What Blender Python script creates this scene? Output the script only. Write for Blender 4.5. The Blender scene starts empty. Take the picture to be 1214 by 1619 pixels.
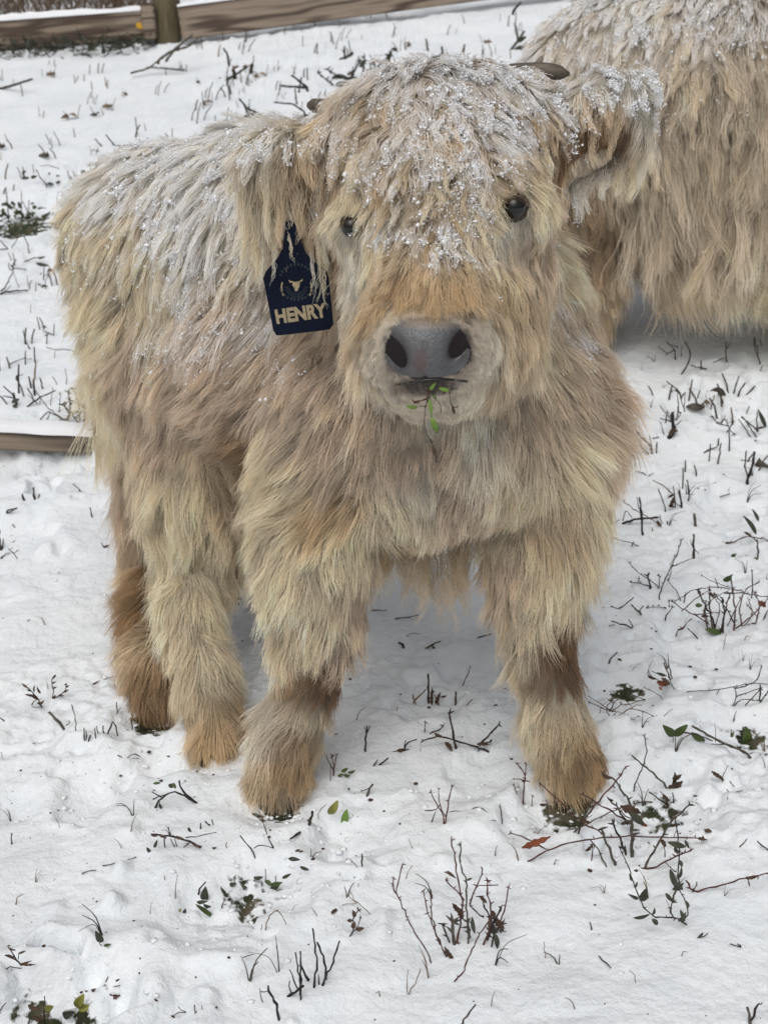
import bpy, math, random
import numpy as np
from mathutils import Vector, kdtree
from mathutils.bvhtree import BVHTree
import openvdb

rng = np.random.default_rng(7)
random.seed(7)
S = bpy.context.scene
COL = S.collection

# ------------------------------------------------------------------ camera
CAMZ, PITCH, FPX = 1.064, math.radians(22), 2158.0
cam = bpy.data.cameras.new('camera'); cam.sensor_fit = 'VERTICAL'; cam.sensor_height = 36
cam.lens = 36 * FPX / 1619; cam.clip_start = 0.05; cam.clip_end = 400
cam.dof.use_dof = True; cam.dof.focus_distance = 1.62; cam.dof.aperture_fstop = 11
cam_o = bpy.data.objects.new('camera', cam); COL.objects.link(cam_o)
cam_o.location = (0, 0, CAMZ); cam_o.rotation_euler = (math.radians(90) - PITCH, 0, 0)
S.camera = cam_o

# ------------------------------------------------------------------ light
SUN_EL, SUN_AZ = 58, 200
world = bpy.data.worlds.new('World'); S.world = world; world.use_nodes = True
wn, wl = world.node_tree.nodes, world.node_tree.links
wn.clear()
sky = wn.new('ShaderNodeTexSky'); sky.sky_type = 'NISHITA'; sky.sun_disc = False
sky.sun_elevation = math.radians(SUN_EL); sky.sun_rotation = math.radians(SUN_AZ)
sky.air_density = 1.2; sky.dust_density = 6; sky.ozone_density = 1
hsv = wn.new('ShaderNodeHueSaturation'); hsv.inputs['Saturation'].default_value = 0.30
bg = wn.new('ShaderNodeBackground'); bg.inputs['Strength'].default_value = 0.132
wo = wn.new('ShaderNodeOutputWorld')
wl.new(sky.outputs[0], hsv.inputs['Color']); wl.new(hsv.outputs[0], bg.inputs[0]); wl.new(bg.outputs[0], wo.inputs[0])
sun = bpy.data.lights.new('sun', 'SUN'); sun.energy = 1.05; sun.angle = math.radians(60); sun.color = (1, .975, .94)
sun_o = bpy.data.objects.new('sun', sun); COL.objects.link(sun_o); sun_o.location = (0, 0, 6)
_a, _e = math.radians(SUN_AZ), math.radians(SUN_EL)
sd = Vector((math.sin(_a) * math.cos(_e), math.cos(_a) * math.cos(_e), math.sin(_e)))
sun_o.rotation_euler = sd.to_track_quat('Z', 'Y').to_euler()
S.view_settings.view_transform = 'Standard'; S.view_settings.look = 'None'
S.view_settings.gamma = 1; S.view_settings.exposure = -0.45
S.cycles.use_denoising = True
S.cycles.max_bounces = 8; S.cycles.diffuse_bounces = 4; S.cycles.glossy_bounces = 3
S.cycles.transmission_bounces = 4; S.cycles.transparent_max_bounces = 6

# ------------------------------------------------------------------ projection helpers (build-time only)
cp, sp = math.cos(PITCH), math.sin(PITCH)
RIGHT = np.array([1., 0, 0]); FWD = np.array([0, cp, -sp]); UP = np.array([0, sp, cp])
CAM = np.array([0, 0, CAMZ])
def ray(u, v): return FWD + (u - 607) / FPX * RIGHT + (809.5 - v) / FPX * UP
def P(u, v, y):
    d = ray(u, v); return CAM + d * (y / d[1])
def pxm(p): return FPX / float(np.dot(np.asarray(p) - CAM, FWD))

# ------------------------------------------------------------------ noise
def _h(ix, iy, iz, s):
    n = (ix.astype(np.int64) * 374761393 + iy.astype(np.int64) * 668265263 + iz.astype(np.int64) * 2147483647 + s * 1274126177) & 0xffffffff
    n = ((n ^ (n >> 13)) * 1274126177) & 0xffffffff
    n = ((n ^ (n >> 16)) * 2246822519) & 0xffffffff
    return ((n ^ (n >> 15)) & 0xffffff) / 0xffffff
def vn(x, y, z=None, s=0):
    x = np.asarray(x, float); y = np.asarray(y, float)
    z = np.zeros_like(x) if z is None else np.asarray(z, float)
    i, j, k = np.floor(x), np.floor(y), np.floor(z)
    f, g, h = x - i, y - j, z - k
    f, g, h = [t * t * t * (t * (t * 6 - 15) + 10) for t in (f, g, h)]
    r = 0
    for a in (0, 1):
        for b in (0, 1):
            for c in (0, 1):
                w = (f if a else 1 - f) * (g if b else 1 - g) * (h if c else 1 - h)
                r = r + w * _h(i + a, j + b, k + c, s)
    return r * 2 - 1

# ------------------------------------------------------------------ ground height
def base_h(x, y):
    x = np.asarray(x, float); y = np.asarray(y, float)
    t = (y - 2.0) / .25
    ramp = .25 * np.where(t > 30, t, np.log1p(np.exp(np.clip(t, -40, 30))))
    ramp = np.where(ramp > 14, 14 + (ramp - 14) * .15, ramp)
    return .2 * ramp + .06 * np.clip(x, -6, 6)
DIPS = []      # (x, y, radius, depth, bare)
MOUNDS = []
def G(x, y, fine=True):
    x = np.asarray(x, float); y = np.asarray(y, float)
    h = base_h(x, y)
    u = x * .9 + y * .35; v = -x * .35 + y * .9
    h = h + .005 * np.abs(vn(x * 11, y * 16, s=16)) + .012 * vn(u * 3.1, v * 6.3, s=1) + .006 * vn(u * 8, v * 15, s=2)
    if fine:
        rough = np.clip(.5 + vn(x * 2.2, y * 3.3, s=9) * 1.2, .15, 1)
        h = h + rough * (.0042 * vn(x * 70, y * 78, s=14) + .0060 * vn(x * 24, y * 30, s=3) + .0050 * np.abs(vn(x * 46, y * 52, s=4)) + .0016 * vn(x * 110, y * 120, s=5))
    for (dx, dy, r, d, b) in DIPS:
        q = ((x - dx) ** 2 + ((y - dy)) ** 2) / (r * r)
        if fine: q = q * (1 + .8 * vn(x * 30, y * 30, s=6))
        h = h - d * np.exp(-q * q * .9) + .25 * d * np.exp(-(np.sqrt(np.abs(q)) - 1.5) ** 2 * 5)
    return h
def hit(u, v, fine=False):
    d = ray(u, v); ys = np.concatenate([np.arange(.5, 4, .02), np.arange(4, 16, .1)])
    pts = CAM[None] + d[None] * (ys / d[1])[:, None]
    below = pts[:, 2] - G(pts[:, 0], pts[:, 1], fine)
    k = int(np.argmax(below < 0))
    if below[k] >= 0: k = len(ys) - 1
    a, b = ys[max(k - 1, 0)], ys[k]
    for _ in range(18):
        m = (a + b) / 2; p = CAM + d * (m / d[1])
        if p[2] - float(G(p[0], p[1], fine)) < 0: b = m
        else: a = m
    return CAM + d * (b / d[1])

for (u, v, r, d, b) in [(440, 1274, .05, .012, .85), (900, 1270, .06, .014, .85), (340, 1198, .05, .012, .25), (238, 1134, .05, .018, .9),
                        (990, 1080, .05, .022, .8), (1092, 1028, .06, .02, .55), (1190, 1150, .06, .022, .75), (95, 1590, .075, .03, .85), (62, 1606, .05, .02, .8),
                        (165, 1566, .05, .02, .55), (312, 1452, .045, .014, .5), (395, 1408, .06, .012, .75), (455, 1400, .045, .012, .55),
                        (640, 670, .05, .01, 0), (1180, 637, .07, .03, .35), (755, 1062, .05, .02, .45), (690, 1108, .045, .015, .3),
                        (1160, 1215, .045, .012, .4), (1050, 1270, .07, .016, .7), (1105, 640, .06, .02, 0), (1140, 800, .06, .02, .05),
                        (30, 1275, .04, .01, .2), (150, 1258, .05, .02, .2), (35, 345, .16, .03, .85), (110, 730, .08, .02, 0), (365, 985, .06, .02, .15),
                        (560, 1320, .05, .016, 0), (520, 1345, .04, .012, 0), (1000, 1290, .06, .012, .5), (870, 1290, .05, .012, .55),
                        (1130, 985, .09, .012, .5), (0, 860, .09, .02, .6), (265, 1195, .05, .02, .15), (760, 1230, .05, .012, .2), (240, 1222, .04, .01, .3), (68, 716, .055, -.03, 0), (132, 706, .05, -.03, 0), (15, 725, .06, -.018, 0)]:
    p = hit(u, v); DIPS.append((p[0], p[1], r, d, b))

# ------------------------------------------------------------------ materials
MATS = {}
def mat(name, col, rough=.8, var=.25, scale=40, bump=0, spec=.3, coat=0, stretch=None):
    if name in MATS: return MATS[name]
    m = bpy.data.materials.new(name); m.use_nodes = True
    n, l = m.node_tree.nodes, m.node_tree.links
    b = n['Principled BSDF']; b.inputs['Roughness'].default_value = rough
    b.inputs['Specular IOR Level'].default_value = spec; b.inputs['Coat Weight'].default_value = coat; b.inputs['Coat Roughness'].default_value = .02
    tc = n.new('ShaderNodeTexCoord'); mp = n.new('ShaderNodeMapping'); l.new(tc.outputs['Object'], mp.inputs[0])
    if stretch: mp.inputs['Scale'].default_value = stretch
    nz = n.new('ShaderNodeTexNoise'); nz.inputs['Scale'].default_value = scale; nz.inputs['Detail'].default_value = 5
    l.new(mp.outputs[0], nz.inputs['Vector'])
    cr = n.new('ShaderNodeValToRGB'); cr.color_ramp.elements[0].position = .3; cr.color_ramp.elements[1].position = .7
    cr.color_ramp.elements[0].color = [max(0, c * (1 - var)) for c in col] + [1]
    cr.color_ramp.elements[1].color = [min(1, c * (1 + var)) for c in col] + [1]
    l.new(nz.outputs[0], cr.inputs[0]); l.new(cr.outputs[0], b.inputs['Base Color'])
    if bump:
        bp = n.new('ShaderNodeBump'); bp.inputs['Strength'].default_value = 1; bp.inputs['Distance'].default_value = bump
        l.new(nz.outputs[0], bp.inputs['Height']); l.new(bp.outputs[0], b.inputs['Normal'])
    MATS[name] = m; return m
mat('dark_stem', (.035, .026, .020), .7, .5, 120, .0004)
mat('black_stem', (.022, .019, .018), .6, .5, 120, .0005)
mat('red_stem', (.085, .032, .024), .6, .45, 90, .0003)
mat('grey_stem', (.085, .075, .06), .75, .45, 120, .0004)
mat('tan_stem', (.17, .115, .07), .8, .4, 120)
mat('green_sprout', (.055, .085, .022), .45, .35, 60, .0002)
mat('bright_leaf', (.14, .24, .04), .4, .3, 60, .0002)
mat('yellow_leaf', (.22, .22, .05), .5, .35, 60)
mat('dull_leaf', (.05, .055, .038), .7, .4, 60)
mat('brown_leaf', (.07, .042, .028), .8, .45, 90, .0003)
mat('russet_leaf', (.17, .05, .022), .7, .4, 60, .0003)
mat('hoof', (.03, .025, .02), .6, .4, 60, .0006)
mat('horn', (.11, .09, .07), .55, .5, 50, .0008, .4, 0, (1, 6, 1))
mat('eye_black', (.004, .0035, .0035), .045, .2, 10, 0, .5, 0)
mat('eyelid', (.045, .032, .026), .6, .3, 200, .0003)
mat('tag_plastic', (.003, .006, .018), .35, .3, 30, 0, .12)
mat('tag_gold', (.33, .27, .17), .5, .3, 300)
mat('tag_print', (.02, .035, .04), .5, .2, 300)
mat('post_wood', (.13, .11, .065), .9, .35, 14, .002, .2, 0, (6, 6, .8))

# snow for caps and crumbs
def snow_mat(name, k=1.0):
    m = bpy.data.materials.new(name); m.use_nodes = True
    n, l = m.node_tree.nodes, m.node_tree.links
    b = n['Principled BSDF']; b.inputs['Base Color'].default_value = (.86 * k, .875 * k, .9 * k, 1); b.inputs['Roughness'].default_value = .95
    b.inputs['Specular IOR Level'].default_value = .0
    b.inputs['Subsurface Weight'].default_value = .0
    tc = n.new('ShaderNodeTexCoord'); nz = n.new('ShaderNodeTexNoise'); nz.inputs['Scale'].default_value = 220; nz.inputs['Detail'].default_value = 4
    bp = n.new('ShaderNodeBump'); bp.inputs['Strength'].default_value = .6; bp.inputs['Distance'].default_value = .002
    l.new(tc.outputs['Object'], nz.inputs['Vector']); l.new(nz.outputs[0], bp.inputs['Height']); l.new(bp.outputs[0], b.inputs['Normal'])
    MATS[name] = m; return m
snow_mat('snow_white'); snow_mat('snow_crumb', 1.07)

def ground_mat():
    m = bpy.data.materials.new('snow_ground'); m.use_nodes = True
    n, l = m.node_tree.nodes, m.node_tree.links
    b = n['Principled BSDF']; b.inputs['Roughness'].default_value = .8; b.inputs['Specular IOR Level'].default_value = .2
    tc = n.new('ShaderNodeTexCoord')
    at = n.new('ShaderNodeAttribute'); at.attribute_name = 'bare'
    def noise(sc, det=5):
        z = n.new('ShaderNodeTexNoise'); z.inputs['Scale'].default_value = sc; z.inputs['Detail'].default_value = det
        l.new(tc.outputs['Object'], z.inputs['Vector']); return z
    n1, n2, n3, n4 = noise(70, 8), noise(420, 3), noise(9, 5), noise(25, 6)
    snowc = n.new('ShaderNodeValToRGB'); e = snowc.color_ramp.elements
    e[0].position = .3; e[0].color = (.77, .81, .845, 1); e[1].position = .7; e[1].color = (.84, .87, .895, 1)
    l.new(n3.outputs[0], snowc.inputs[0])
    dirt = n.new('ShaderNodeValToRGB'); e = dirt.color_ramp.elements
    e[0].position = .35; e[0].color = (.02, .018, .014, 1); e[1].position = .62; e[1].color = (.10, .085, .06, 1)
    x = dirt.color_ramp.elements.new(.5); x.color = (.035, .045, .018, 1)
    l.new(n4.outputs[0], dirt.inputs[0])
    # threshold: bare*1.1 + (noise-.5) > .6
    ma = n.new('ShaderNodeMath'); ma.operation = 'MULTIPLY_ADD'; ma.inputs[1].default_value = 1.0
    l.new(at.outputs['Fac'], ma.inputs[0]); l.new(n1.outputs[0], ma.inputs[2])
    mr = n.new('ShaderNodeMapRange'); mr.inputs[1].default_value = 1.12; mr.inputs[2].default_value = 1.22
    l.new(ma.outputs[0], mr.inputs[0])
    mx = n.new('ShaderNodeMix'); mx.data_type = 'RGBA'
    l.new(mr.outputs[0], mx.inputs[0]); l.new(snowc.outputs[0], mx.inputs[6]); l.new(dirt.outputs[0], mx.inputs[7])
    l.new(mx.outputs[2], b.inputs['Base Color'])
    b1 = n.new('ShaderNodeBump'); b1.inputs['Strength'].default_value = .55; b1.inputs['Distance'].default_value = .010; l.new(n1.outputs[0], b1.inputs['Height'])
    b2 = n.new('ShaderNodeBump'); b2.inputs['Strength'].default_value = .45; b2.inputs['Distance'].default_value = .0022; l.new(n2.outputs[0], b2.inputs['Height'])
    l.new(b1.outputs[0], b2.inputs['Normal']); l.new(b2.outputs[0], b.inputs['Normal'])
    return m

def wood_mat():
    m = bpy.data.materials.new('board_wood'); m.use_nodes = True
    n, l = m.node_tree.nodes, m.node_tree.links
    b = n['Principled BSDF']; b.inputs['Roughness'].default_value = .85; b.inputs['Specular IOR Level'].default_value = .2
    tc = n.new('ShaderNodeTexCoord'); mp = n.new('ShaderNodeMapping'); mp.inputs['Scale'].default_value = (1.3, 6, 13)
    l.new(tc.outputs['Object'], mp.inputs[0])
    d = n.new('ShaderNodeTexNoise'); d.inputs['Scale'].default_value = 1.1; d.inputs['Detail'].default_value = 2; l.new(mp.outputs[0], d.inputs['Vector'])
    mul = n.new('ShaderNodeMath'); mul.operation = 'MULTIPLY'; mul.inputs[1].default_value = 34; l.new(d.outputs[0], mul.inputs[0])
    sn = n.new('ShaderNodeMath'); sn.operation = 'SINE'; l.new(mul.outputs[0], sn.inputs[0])
    cr = n.new('ShaderNodeValToRGB'); e = cr.color_ramp.elements
    e[0].position = 0; e[0].color = (.10, .065, .045, 1); e[1].position = 1; e[1].color = (.38, .30, .225, 1)
    mr = n.new('ShaderNodeMapRange'); mr.inputs[1].default_value = -1; mr.inputs[2].default_value = .6; l.new(sn.outputs[0], mr.inputs[0])
    l.new(mr.outputs[0], cr.inputs[0])
    fn = n.new('ShaderNodeTexNoise'); fn.inputs['Scale'].default_value = 3; fn.inputs['Detail'].default_value = 8
    mp2 = n.new('ShaderNodeMapping'); mp2.inputs['Scale'].default_value = (2, 20, 60); l.new(tc.outputs['Object'], mp2.inputs[0]); l.new(mp2.outputs[0], fn.inputs['Vector'])
    mx = n.new('ShaderNodeMix'); mx.data_type = 'RGBA'; mx.blend_type = 'MULTIPLY'; mx.inputs[0].default_value = .6
    l.new(cr.outputs[0], mx.inputs[6]); l.new(fn.outputs[0], mx.inputs[7]); 
    bc = n.new('ShaderNodeBrightContrast'); bc.inputs['Bright'].default_value = .02; l.new(mx.outputs[2], bc.inputs[0])
    l.new(bc.outputs[0], b.inputs['Base Color'])
    MATS['board_wood'] = m
wood_mat()

def hair_mat(name='fur'):
    m = bpy.data.materials.new(name); m.use_nodes = True
    n, l = m.node_tree.nodes, m.node_tree.links
    n.clear()
    at = n.new('ShaderNodeAttribute'); at.attribute_name = 'col'
    d = n.new('ShaderNodeBsdfDiffuse'); d.inputs['Roughness'].default_value = .3
    t = n.new('ShaderNodeBsdfTranslucent'); x1 = n.new('ShaderNodeMixShader'); x1.inputs[0].default_value = .30
    g = n.new('ShaderNodeBsdfHair'); g.component = 'Reflection'; g.inputs['RoughnessU'].default_value = .35; g.inputs['RoughnessV'].default_value = .7
    g.inputs['Color'].default_value = (.9, .85, .78, 1)
    x2 = n.new('ShaderNodeMixShader'); x2.inputs[0].default_value = .07
    o = n.new('ShaderNodeOutputMaterial')
    l.new(at.outputs['Color'], d.inputs['Color']); l.new(at.outputs['Color'], t.inputs['Color'])
    l.new(d.outputs[0], x1.inputs[1]); l.new(t.outputs[0], x1.inputs[2])
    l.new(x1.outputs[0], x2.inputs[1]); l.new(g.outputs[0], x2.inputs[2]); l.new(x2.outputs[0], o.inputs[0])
    MATS[name] = m; return m
hair_mat()
def vcol_mat(name, rough=.8, bump=0, spec=.3, scale=200):
    m = bpy.data.materials.new(name); m.use_nodes = True
    n, l = m.node_tree.nodes, m.node_tree.links
    b = n['Principled BSDF']; b.inputs['Roughness'].default_value = rough; b.inputs['Specular IOR Level'].default_value = spec
    at = n.new('ShaderNodeAttribute'); at.attribute_name = 'col'; l.new(at.outputs['Color'], b.inputs['Base Color'])
    if bump:
        tc = n.new('ShaderNodeTexCoord'); nz = n.new('ShaderNodeTexVoronoi'); nz.inputs['Scale'].default_value = scale
        l.new(tc.outputs['Object'], nz.inputs['Vector'])
        bp = n.new('ShaderNodeBump'); bp.inputs['Strength'].default_value = .5; bp.inputs['Distance'].default_value = bump
        l.new(nz.outputs[0], bp.inputs['Height']); l.new(bp.outputs[0], b.inputs['Normal'])
    MATS[name] = m; return m
vcol_mat('skin', .9); vcol_mat('nose_skin', .38, .0011, .45, 330)

# ------------------------------------------------------------------ object helpers
def mesh_obj(name, V, F, material, parent=None, smooth=True, cols=None, origin=None):
    V = np.asarray(V, float)
    if origin is not None: V = V - np.asarray(origin)
    me = bpy.data.meshes.new(name)
    F = F if isinstance(F, list) else np.asarray(F)
    me.from_pydata(V.tolist(), [], F if isinstance(F, list) else F.tolist())
    me.materials.append(MATS[material] if isinstance(material, str) else material)
    if smooth: me.polygons.foreach_set('use_smooth', [True] * len(me.polygons))
    if cols is not None:
        a = me.attributes.new('col', 'FLOAT_COLOR', 'POINT')
        c = np.ones((len(V), 4)); c[:, :3] = cols; a.data.foreach_set('color', c.astype(np.float32).ravel())
    o = bpy.data.objects.new(name, me); COL.objects.link(o)
    if origin is not None: o.location = origin
    if parent is not None:
        o.parent = parent; o.matrix_parent_inverse = parent.matrix_basis.inverted()
    return o
def empty(name, loc):
    o = bpy.data.objects.new(name, None); COL.objects.link(o); o.location = loc; o.empty_display_size = .05; return o
def tag(o, label, cat, group=None, kind=None):
    if label: o['label'] = label
    if cat: o['category'] = cat
    if group: o['group'] = group
    if kind: o['kind'] = kind
    return o

def tube(pts, radii, n=6, knob=0):
    pts = np.asarray(pts, float); radii = np.asarray(radii, float)
    # subdivide for organic bends
    V, F = [], []
    k = len(pts)
    tg = np.gradient(pts, axis=0); tg /= np.linalg.norm(tg, axis=1)[:, None] + 1e-9
    ref = np.array([0.3, 1, .1]); 
    for i in range(k):
        a = np.cross(tg[i], ref); a /= np.linalg.norm(a) + 1e-9; b = np.cross(tg[i], a)
        for j in range(n):
            th = 2 * math.pi * j / n
            V.append(pts[i] + radii[i] * (a * math.cos(th) + b * math.sin(th)))
    for i in range(k - 1):
        for j in range(n):
            F.append([i * n + j, i * n + (j + 1) % n, (i + 1) * n + (j + 1) % n, (i + 1) * n + j])
    F.append(list(range(n))[::-1]); F.append([(k - 1) * n + j for j in range(n)])
    return np.array(V), F
def resample(pts, step):
    pts = np.asarray(pts, float); seg = np.linalg.norm(np.diff(pts, axis=0), axis=1); s = np.concatenate([[0], np.cumsum(seg)])
    n = int(np.clip(s[-1] / step, 2, 24)) + 1
    t = np.linspace(0, s[-1], n)
    out = np.stack([np.interp(t, s, pts[:, i]) for i in range(3)], 1)
    if n > 4:  # light smoothing of the corners
        o2 = out.copy(); o2[1:-1] = .25 * out[:-2] + .5 * out[1:-1] + .25 * out[2:]; out = o2
    return out
def leaf_geo(a, b, w, fold=.25, curl=.15, jag=0, nrm=None):
    a, b = np.asarray(a, float), np.asarray(b, float); d = b - a; L = np.linalg.norm(d) + 1e-9; d = d / L
    nrm = np.array([random.uniform(-.4, .4), -1, random.uniform(.1, .8)]) if nrm is None else nrm
    s = np.cross(d, nrm); s /= np.linalg.norm(s) + 1e-9; nn = np.cross(s, d)
    n = 9; V = []; F = []
    for i in range(n):
        t = i / (n - 1); ww = w * (math.sin(math.pi * min(1, t * .94 + .03)) ** .75) * (1 - .25 * t)
        if jag and i % 2: ww *= 1 - jag
        c = a + d * L * t + nn * (-curl * L * (t - .5) ** 2 * 4 + curl * L)
        for q in (-1, -.5, 0, .5, 1):
            V.append(c + s * ww * .5 * q + nn * (abs(q) * ww * fold) + nn * random.uniform(-.03, .03) * w)
    for i in range(n - 1):
        for j in range(4):
            F.append([i * 5 + j, i * 5 + j + 1, (i + 1) * 5 + j + 1, (i + 1) * 5 + j])
    V = np.array(V); m = len(V)   # give it thickness
    V2 = V - nn * .0005
    F2 = [[x + m for x in f][::-1] for f in F]
    rim = [i * 5 for i in range(n)] + [(n - 1) * 5 + j for j in range(1, 5)] + [i * 5 + 4 for i in range(n - 2, -1, -1)] + [3, 2, 1]
    R = [[rim[i], rim[(i + 1) % len(rim)], rim[(i + 1) % len(rim)] + m, rim[i] + m] for i in range(len(rim))]
    return np.vstack([V, V2]), F + F2 + R
def box(x0, x1, y0, y1, z0, z1, bev=.004):
    xs = [x0, x0 + bev, x1 - bev, x1]
    import bmesh
    bm = bmesh.new(); bmesh.ops.create_cube(bm, size=1)
    for v in bm.verts:
        v.co.x = x0 if v.co.x < 0 else x1; v.co.y = y0 if v.co.y < 0 else y1; v.co.z = z0 if v.co.z < 0 else z1
    bmesh.ops.bevel(bm, geom=bm.edges[:], offset=bev, segments=2, affect='EDGES')
    V = np.array([v.co[:] for v in bm.verts]); F = [[v.index for v in f.verts] for f in bm.faces]
    bm.free(); return V, F

# ------------------------------------------------------------------ ground sheet
def lines(lo, hi, step, far, g=1.18):
    c = list(np.arange(lo, hi, step)); s = step; a = c[-1]
    while a < far: s = min(s * g, 3); a += s; c.append(a)
    s = step; a = c[0]
    while a > -far: s = min(s * g, 3); a -= s; c.insert(0, a)
    return np.array(c)
gx = lines(-1.0, 1.0, .0052, 60); gy = lines(.95, 2.9, .0055, 60, 1.012)
gy = gy[gy > -30]
X, Y = np.meshgrid(gx, gy); Z = G(X, Y)
nx, ny = len(gx), len(gy)
idx = np.arange(nx * ny).reshape(ny, nx)
Fq = np.stack([idx[:-1, :-1], idx[:-1, 1:], idx[1:, 1:], idx[1:, :-1]], -1).reshape(-1, 4)
me = bpy.data.meshes.new('snow_ground')
me.vertices.add(nx * ny); me.vertices.foreach_set('co', np.stack([X, Y, Z], -1).astype(np.float32).ravel())
me.loops.add(Fq.size); me.loops.foreach_set('vertex_index', Fq.astype(np.int32).ravel())
me.polygons.add(len(Fq)); me.polygons.foreach_set('loop_start', (np.arange(len(Fq)) * 4).astype(np.int32))
me.update(calc_edges=True); me.polygons.foreach_set('use_smooth', [True] * len(Fq))
bare = np.zeros(nx * ny)
for (dx, dy, r, d, b) in DIPS:
    q = ((X.ravel() - dx) ** 2 + (Y.ravel() - dy) ** 2) / (r * r)
    bare = np.maximum(bare, b * np.exp(-q * .9))
bare = np.maximum(bare, .12 + .2 * (vn(X.ravel() * 7, Y.ravel() * 9, s=21) > .5))
a = me.attributes.new('bare', 'FLOAT', 'POINT'); a.data.foreach_set('value', bare.astype(np.float32))
me.materials.append(ground_mat())
ground = bpy.data.objects.new('snow_ground', me); COL.objects.link(ground); ground['kind'] = 'structure'

# loose snow lumps round the trampled spots
def loose(name, n, rmin, rmax, material, flat, seed, around=True):
    r = np.random.default_rng(seed); V_, F_ = [], []
    b = np.array([[1, 0, 0], [.5, .87, 0], [-.5, .87, 0], [-1, 0, 0], [-.5, -.87, 0], [.5, -.87, 0], [.5, .3, .7], [-.5, .4, .7], [0, -.5, .75], [0, 0, -.8]], float)
    f = [[0, 1, 6], [1, 2, 7, 6], [2, 3, 7], [3, 4, 8, 7], [4, 5, 8], [5, 0, 6, 8], [6, 7, 8], [1, 0, 9], [2, 1, 9], [3, 2, 9], [4, 3, 9], [5, 4, 9], [0, 5, 9]]
    for i in range(n):
        if around and r.random() < .8:
            d = DIPS[r.integers(0, len(DIPS))]; x, y = d[0] + r.normal(0, d[2] * 1.3), d[1] + r.normal(0, d[2] * 1.2)
        else:
            y = r.uniform(1.0, 2.6); x = r.uniform(-.36, .36) * y
        z = float(G(x, y)); R_ = rmin * (rmax / rmin) ** (r.random() ** 2.2)
        a = r.uniform(0, 6.28); B = b * r.uniform(.7, 1.25, (10, 1)) * np.array([r.uniform(.7, 1.3), r.uniform(.6, 1.1), flat]) * R_
        B = np.stack([B[:, 0] * math.cos(a) - B[:, 1] * math.sin(a), B[:, 0] * math.sin(a) + B[:, 1] * math.cos(a), B[:, 2]], 1) + [x, y, z + R_ * flat * .3]
        k = len(V_); V_ += B.tolist(); F_ += [[q + k for q in ff] for ff in f]
    o = mesh_obj(name, V_, F_, material); o['kind'] = 'stuff'; return o
tag(loose('snow_lumps', 2600, .0008, .0055, 'snow_white', .6, 61), 'loose crumbs and small lumps of snow lying on the trampled snow', 'snow lumps', kind='stuff')
tag(loose('plant_litter', 520, .0009, .0048, 'brown_leaf', .35, 62), 'fine dark plant crumbs scattered over the snow', 'plant litter', kind='stuff')
#@@FENCE
# ------------------------------------------------------------------ fence at the top left
FY = 6.0
fence = empty('fence', tuple(P(265, 66, FY)))
tag(fence, 'weathered wooden board fence with a round post at the top of the snowy slope', 'fence')
def board(name, u0, v0t, v0b, u1, v1t, v1b, y0, y1, th, parent, m='board_wood'):
    # one plank as a bevelled beam whose two ends sit at the given heights
    a_t, a_b, b_t, b_b = P(u0, v0t, y0), P(u0, v0b, y0), P(u1, v1t, y1), P(u1, v1b, y1)
    mid = (a_t + a_b + b_t + b_b) / 4; dx = b_b - a_b; L = np.linalg.norm(dx[:2]); ang = math.atan2(dx[1], dx[0]); tilt = math.atan2(((b_b + b_t) / 2 - (a_b + a_t) / 2)[2], L)
    h = ((a_t[2] - a_b[2]) + (b_t[2] - b_b[2])) / 2
    L3 = math.hypot(L, ((b_b + b_t) / 2 - (a_b + a_t) / 2)[2])
    V, F = box(-L3 / 2, L3 / 2, -th / 2, th / 2, -h / 2, h / 2, .006)
    o = mesh_obj(name, V, F, m, None, False)
    o.location = mid; o.rotation_euler = (0, -tilt, ang)
    if parent: o.parent = parent; o.matrix_parent_inverse = parent.matrix_basis.inverted()
    return o, L3, h, th
def snow_cap(o, L, h, th, t=.02, w=1.1):
    n = int(L / .02); V = []; F = []; k = 9
    for i in range(n + 1):
        x = -L / 2 + L * i / n
        hh = t * (1 + .35 * float(vn(x * 7, 3.3, s=31)) + .2 * float(vn(x * 29, 1.3, s=32))) * min(1, 8 * (i + .4) / n, 8 * (n - i + .4) / n) ** .4
        for j in range(k):
            a = math.pi * j / (k - 1)
            V.append([x, -math.cos(a) * th * .5 * w + .003 * float(vn(x * 20, j * .7, s=33)), h / 2 - .004 + hh * math.sin(a) ** .6])
    for i in range(n):
        for j in range(k - 1): F.append([i * k + j, i * k + j + 1, (i + 1) * k + j + 1, (i + 1) * k + j])
    s = mesh_obj('snow_cap', V, F, 'snow_white', None)
    s.location = o.location; s.rotation_euler = o.rotation_euler
    s.parent = o; s.matrix_parent_inverse = o.matrix_basis.inverted() if o.parent is None else (o.parent.matrix_basis @ o.matrix_parent_inverse @ o.matrix_basis).inverted()
    if o.parent is not None:
        s.matrix_parent_inverse = o.matrix_basis.inverted()
    return s
b1, L, h, th = board('board', -420, 64, 108, 247, 12, 62, 6.05, 6.0, .045, fence); snow_cap(b1, L, h, th, .022)
b2, L, h, th = board('board', 286, 10, 62, 1000, -86, -30, 5.95, 6.3, .045, fence); snow_cap(b2, L, h, th, .028)
b3, L, h, th = board('end_block', 225, 5, 62, 246, 4, 62, 5.965, 5.965, .04, fence, 'board_wood')
pc = P(267, 70, 6.03); V, F = tube([pc + [0, 0, -.3], pc + [0, 0, .1], pc + [0, 0, .45], pc + [0, 0, .7]], [.058, .057, .056, .05], 20)
mesh_obj('post', V, F, 'post_wood', fence, origin=pc)
pc2 = P(-300, 120, 6.1); V, F = tube([pc2 + [0, 0, -.3], pc2 + [0, 0, .3], pc2 + [0, 0, .8]], [.058, .057, .055], 16)
mesh_obj('post', V, F, 'post_wood', fence, origin=pc2)
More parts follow.
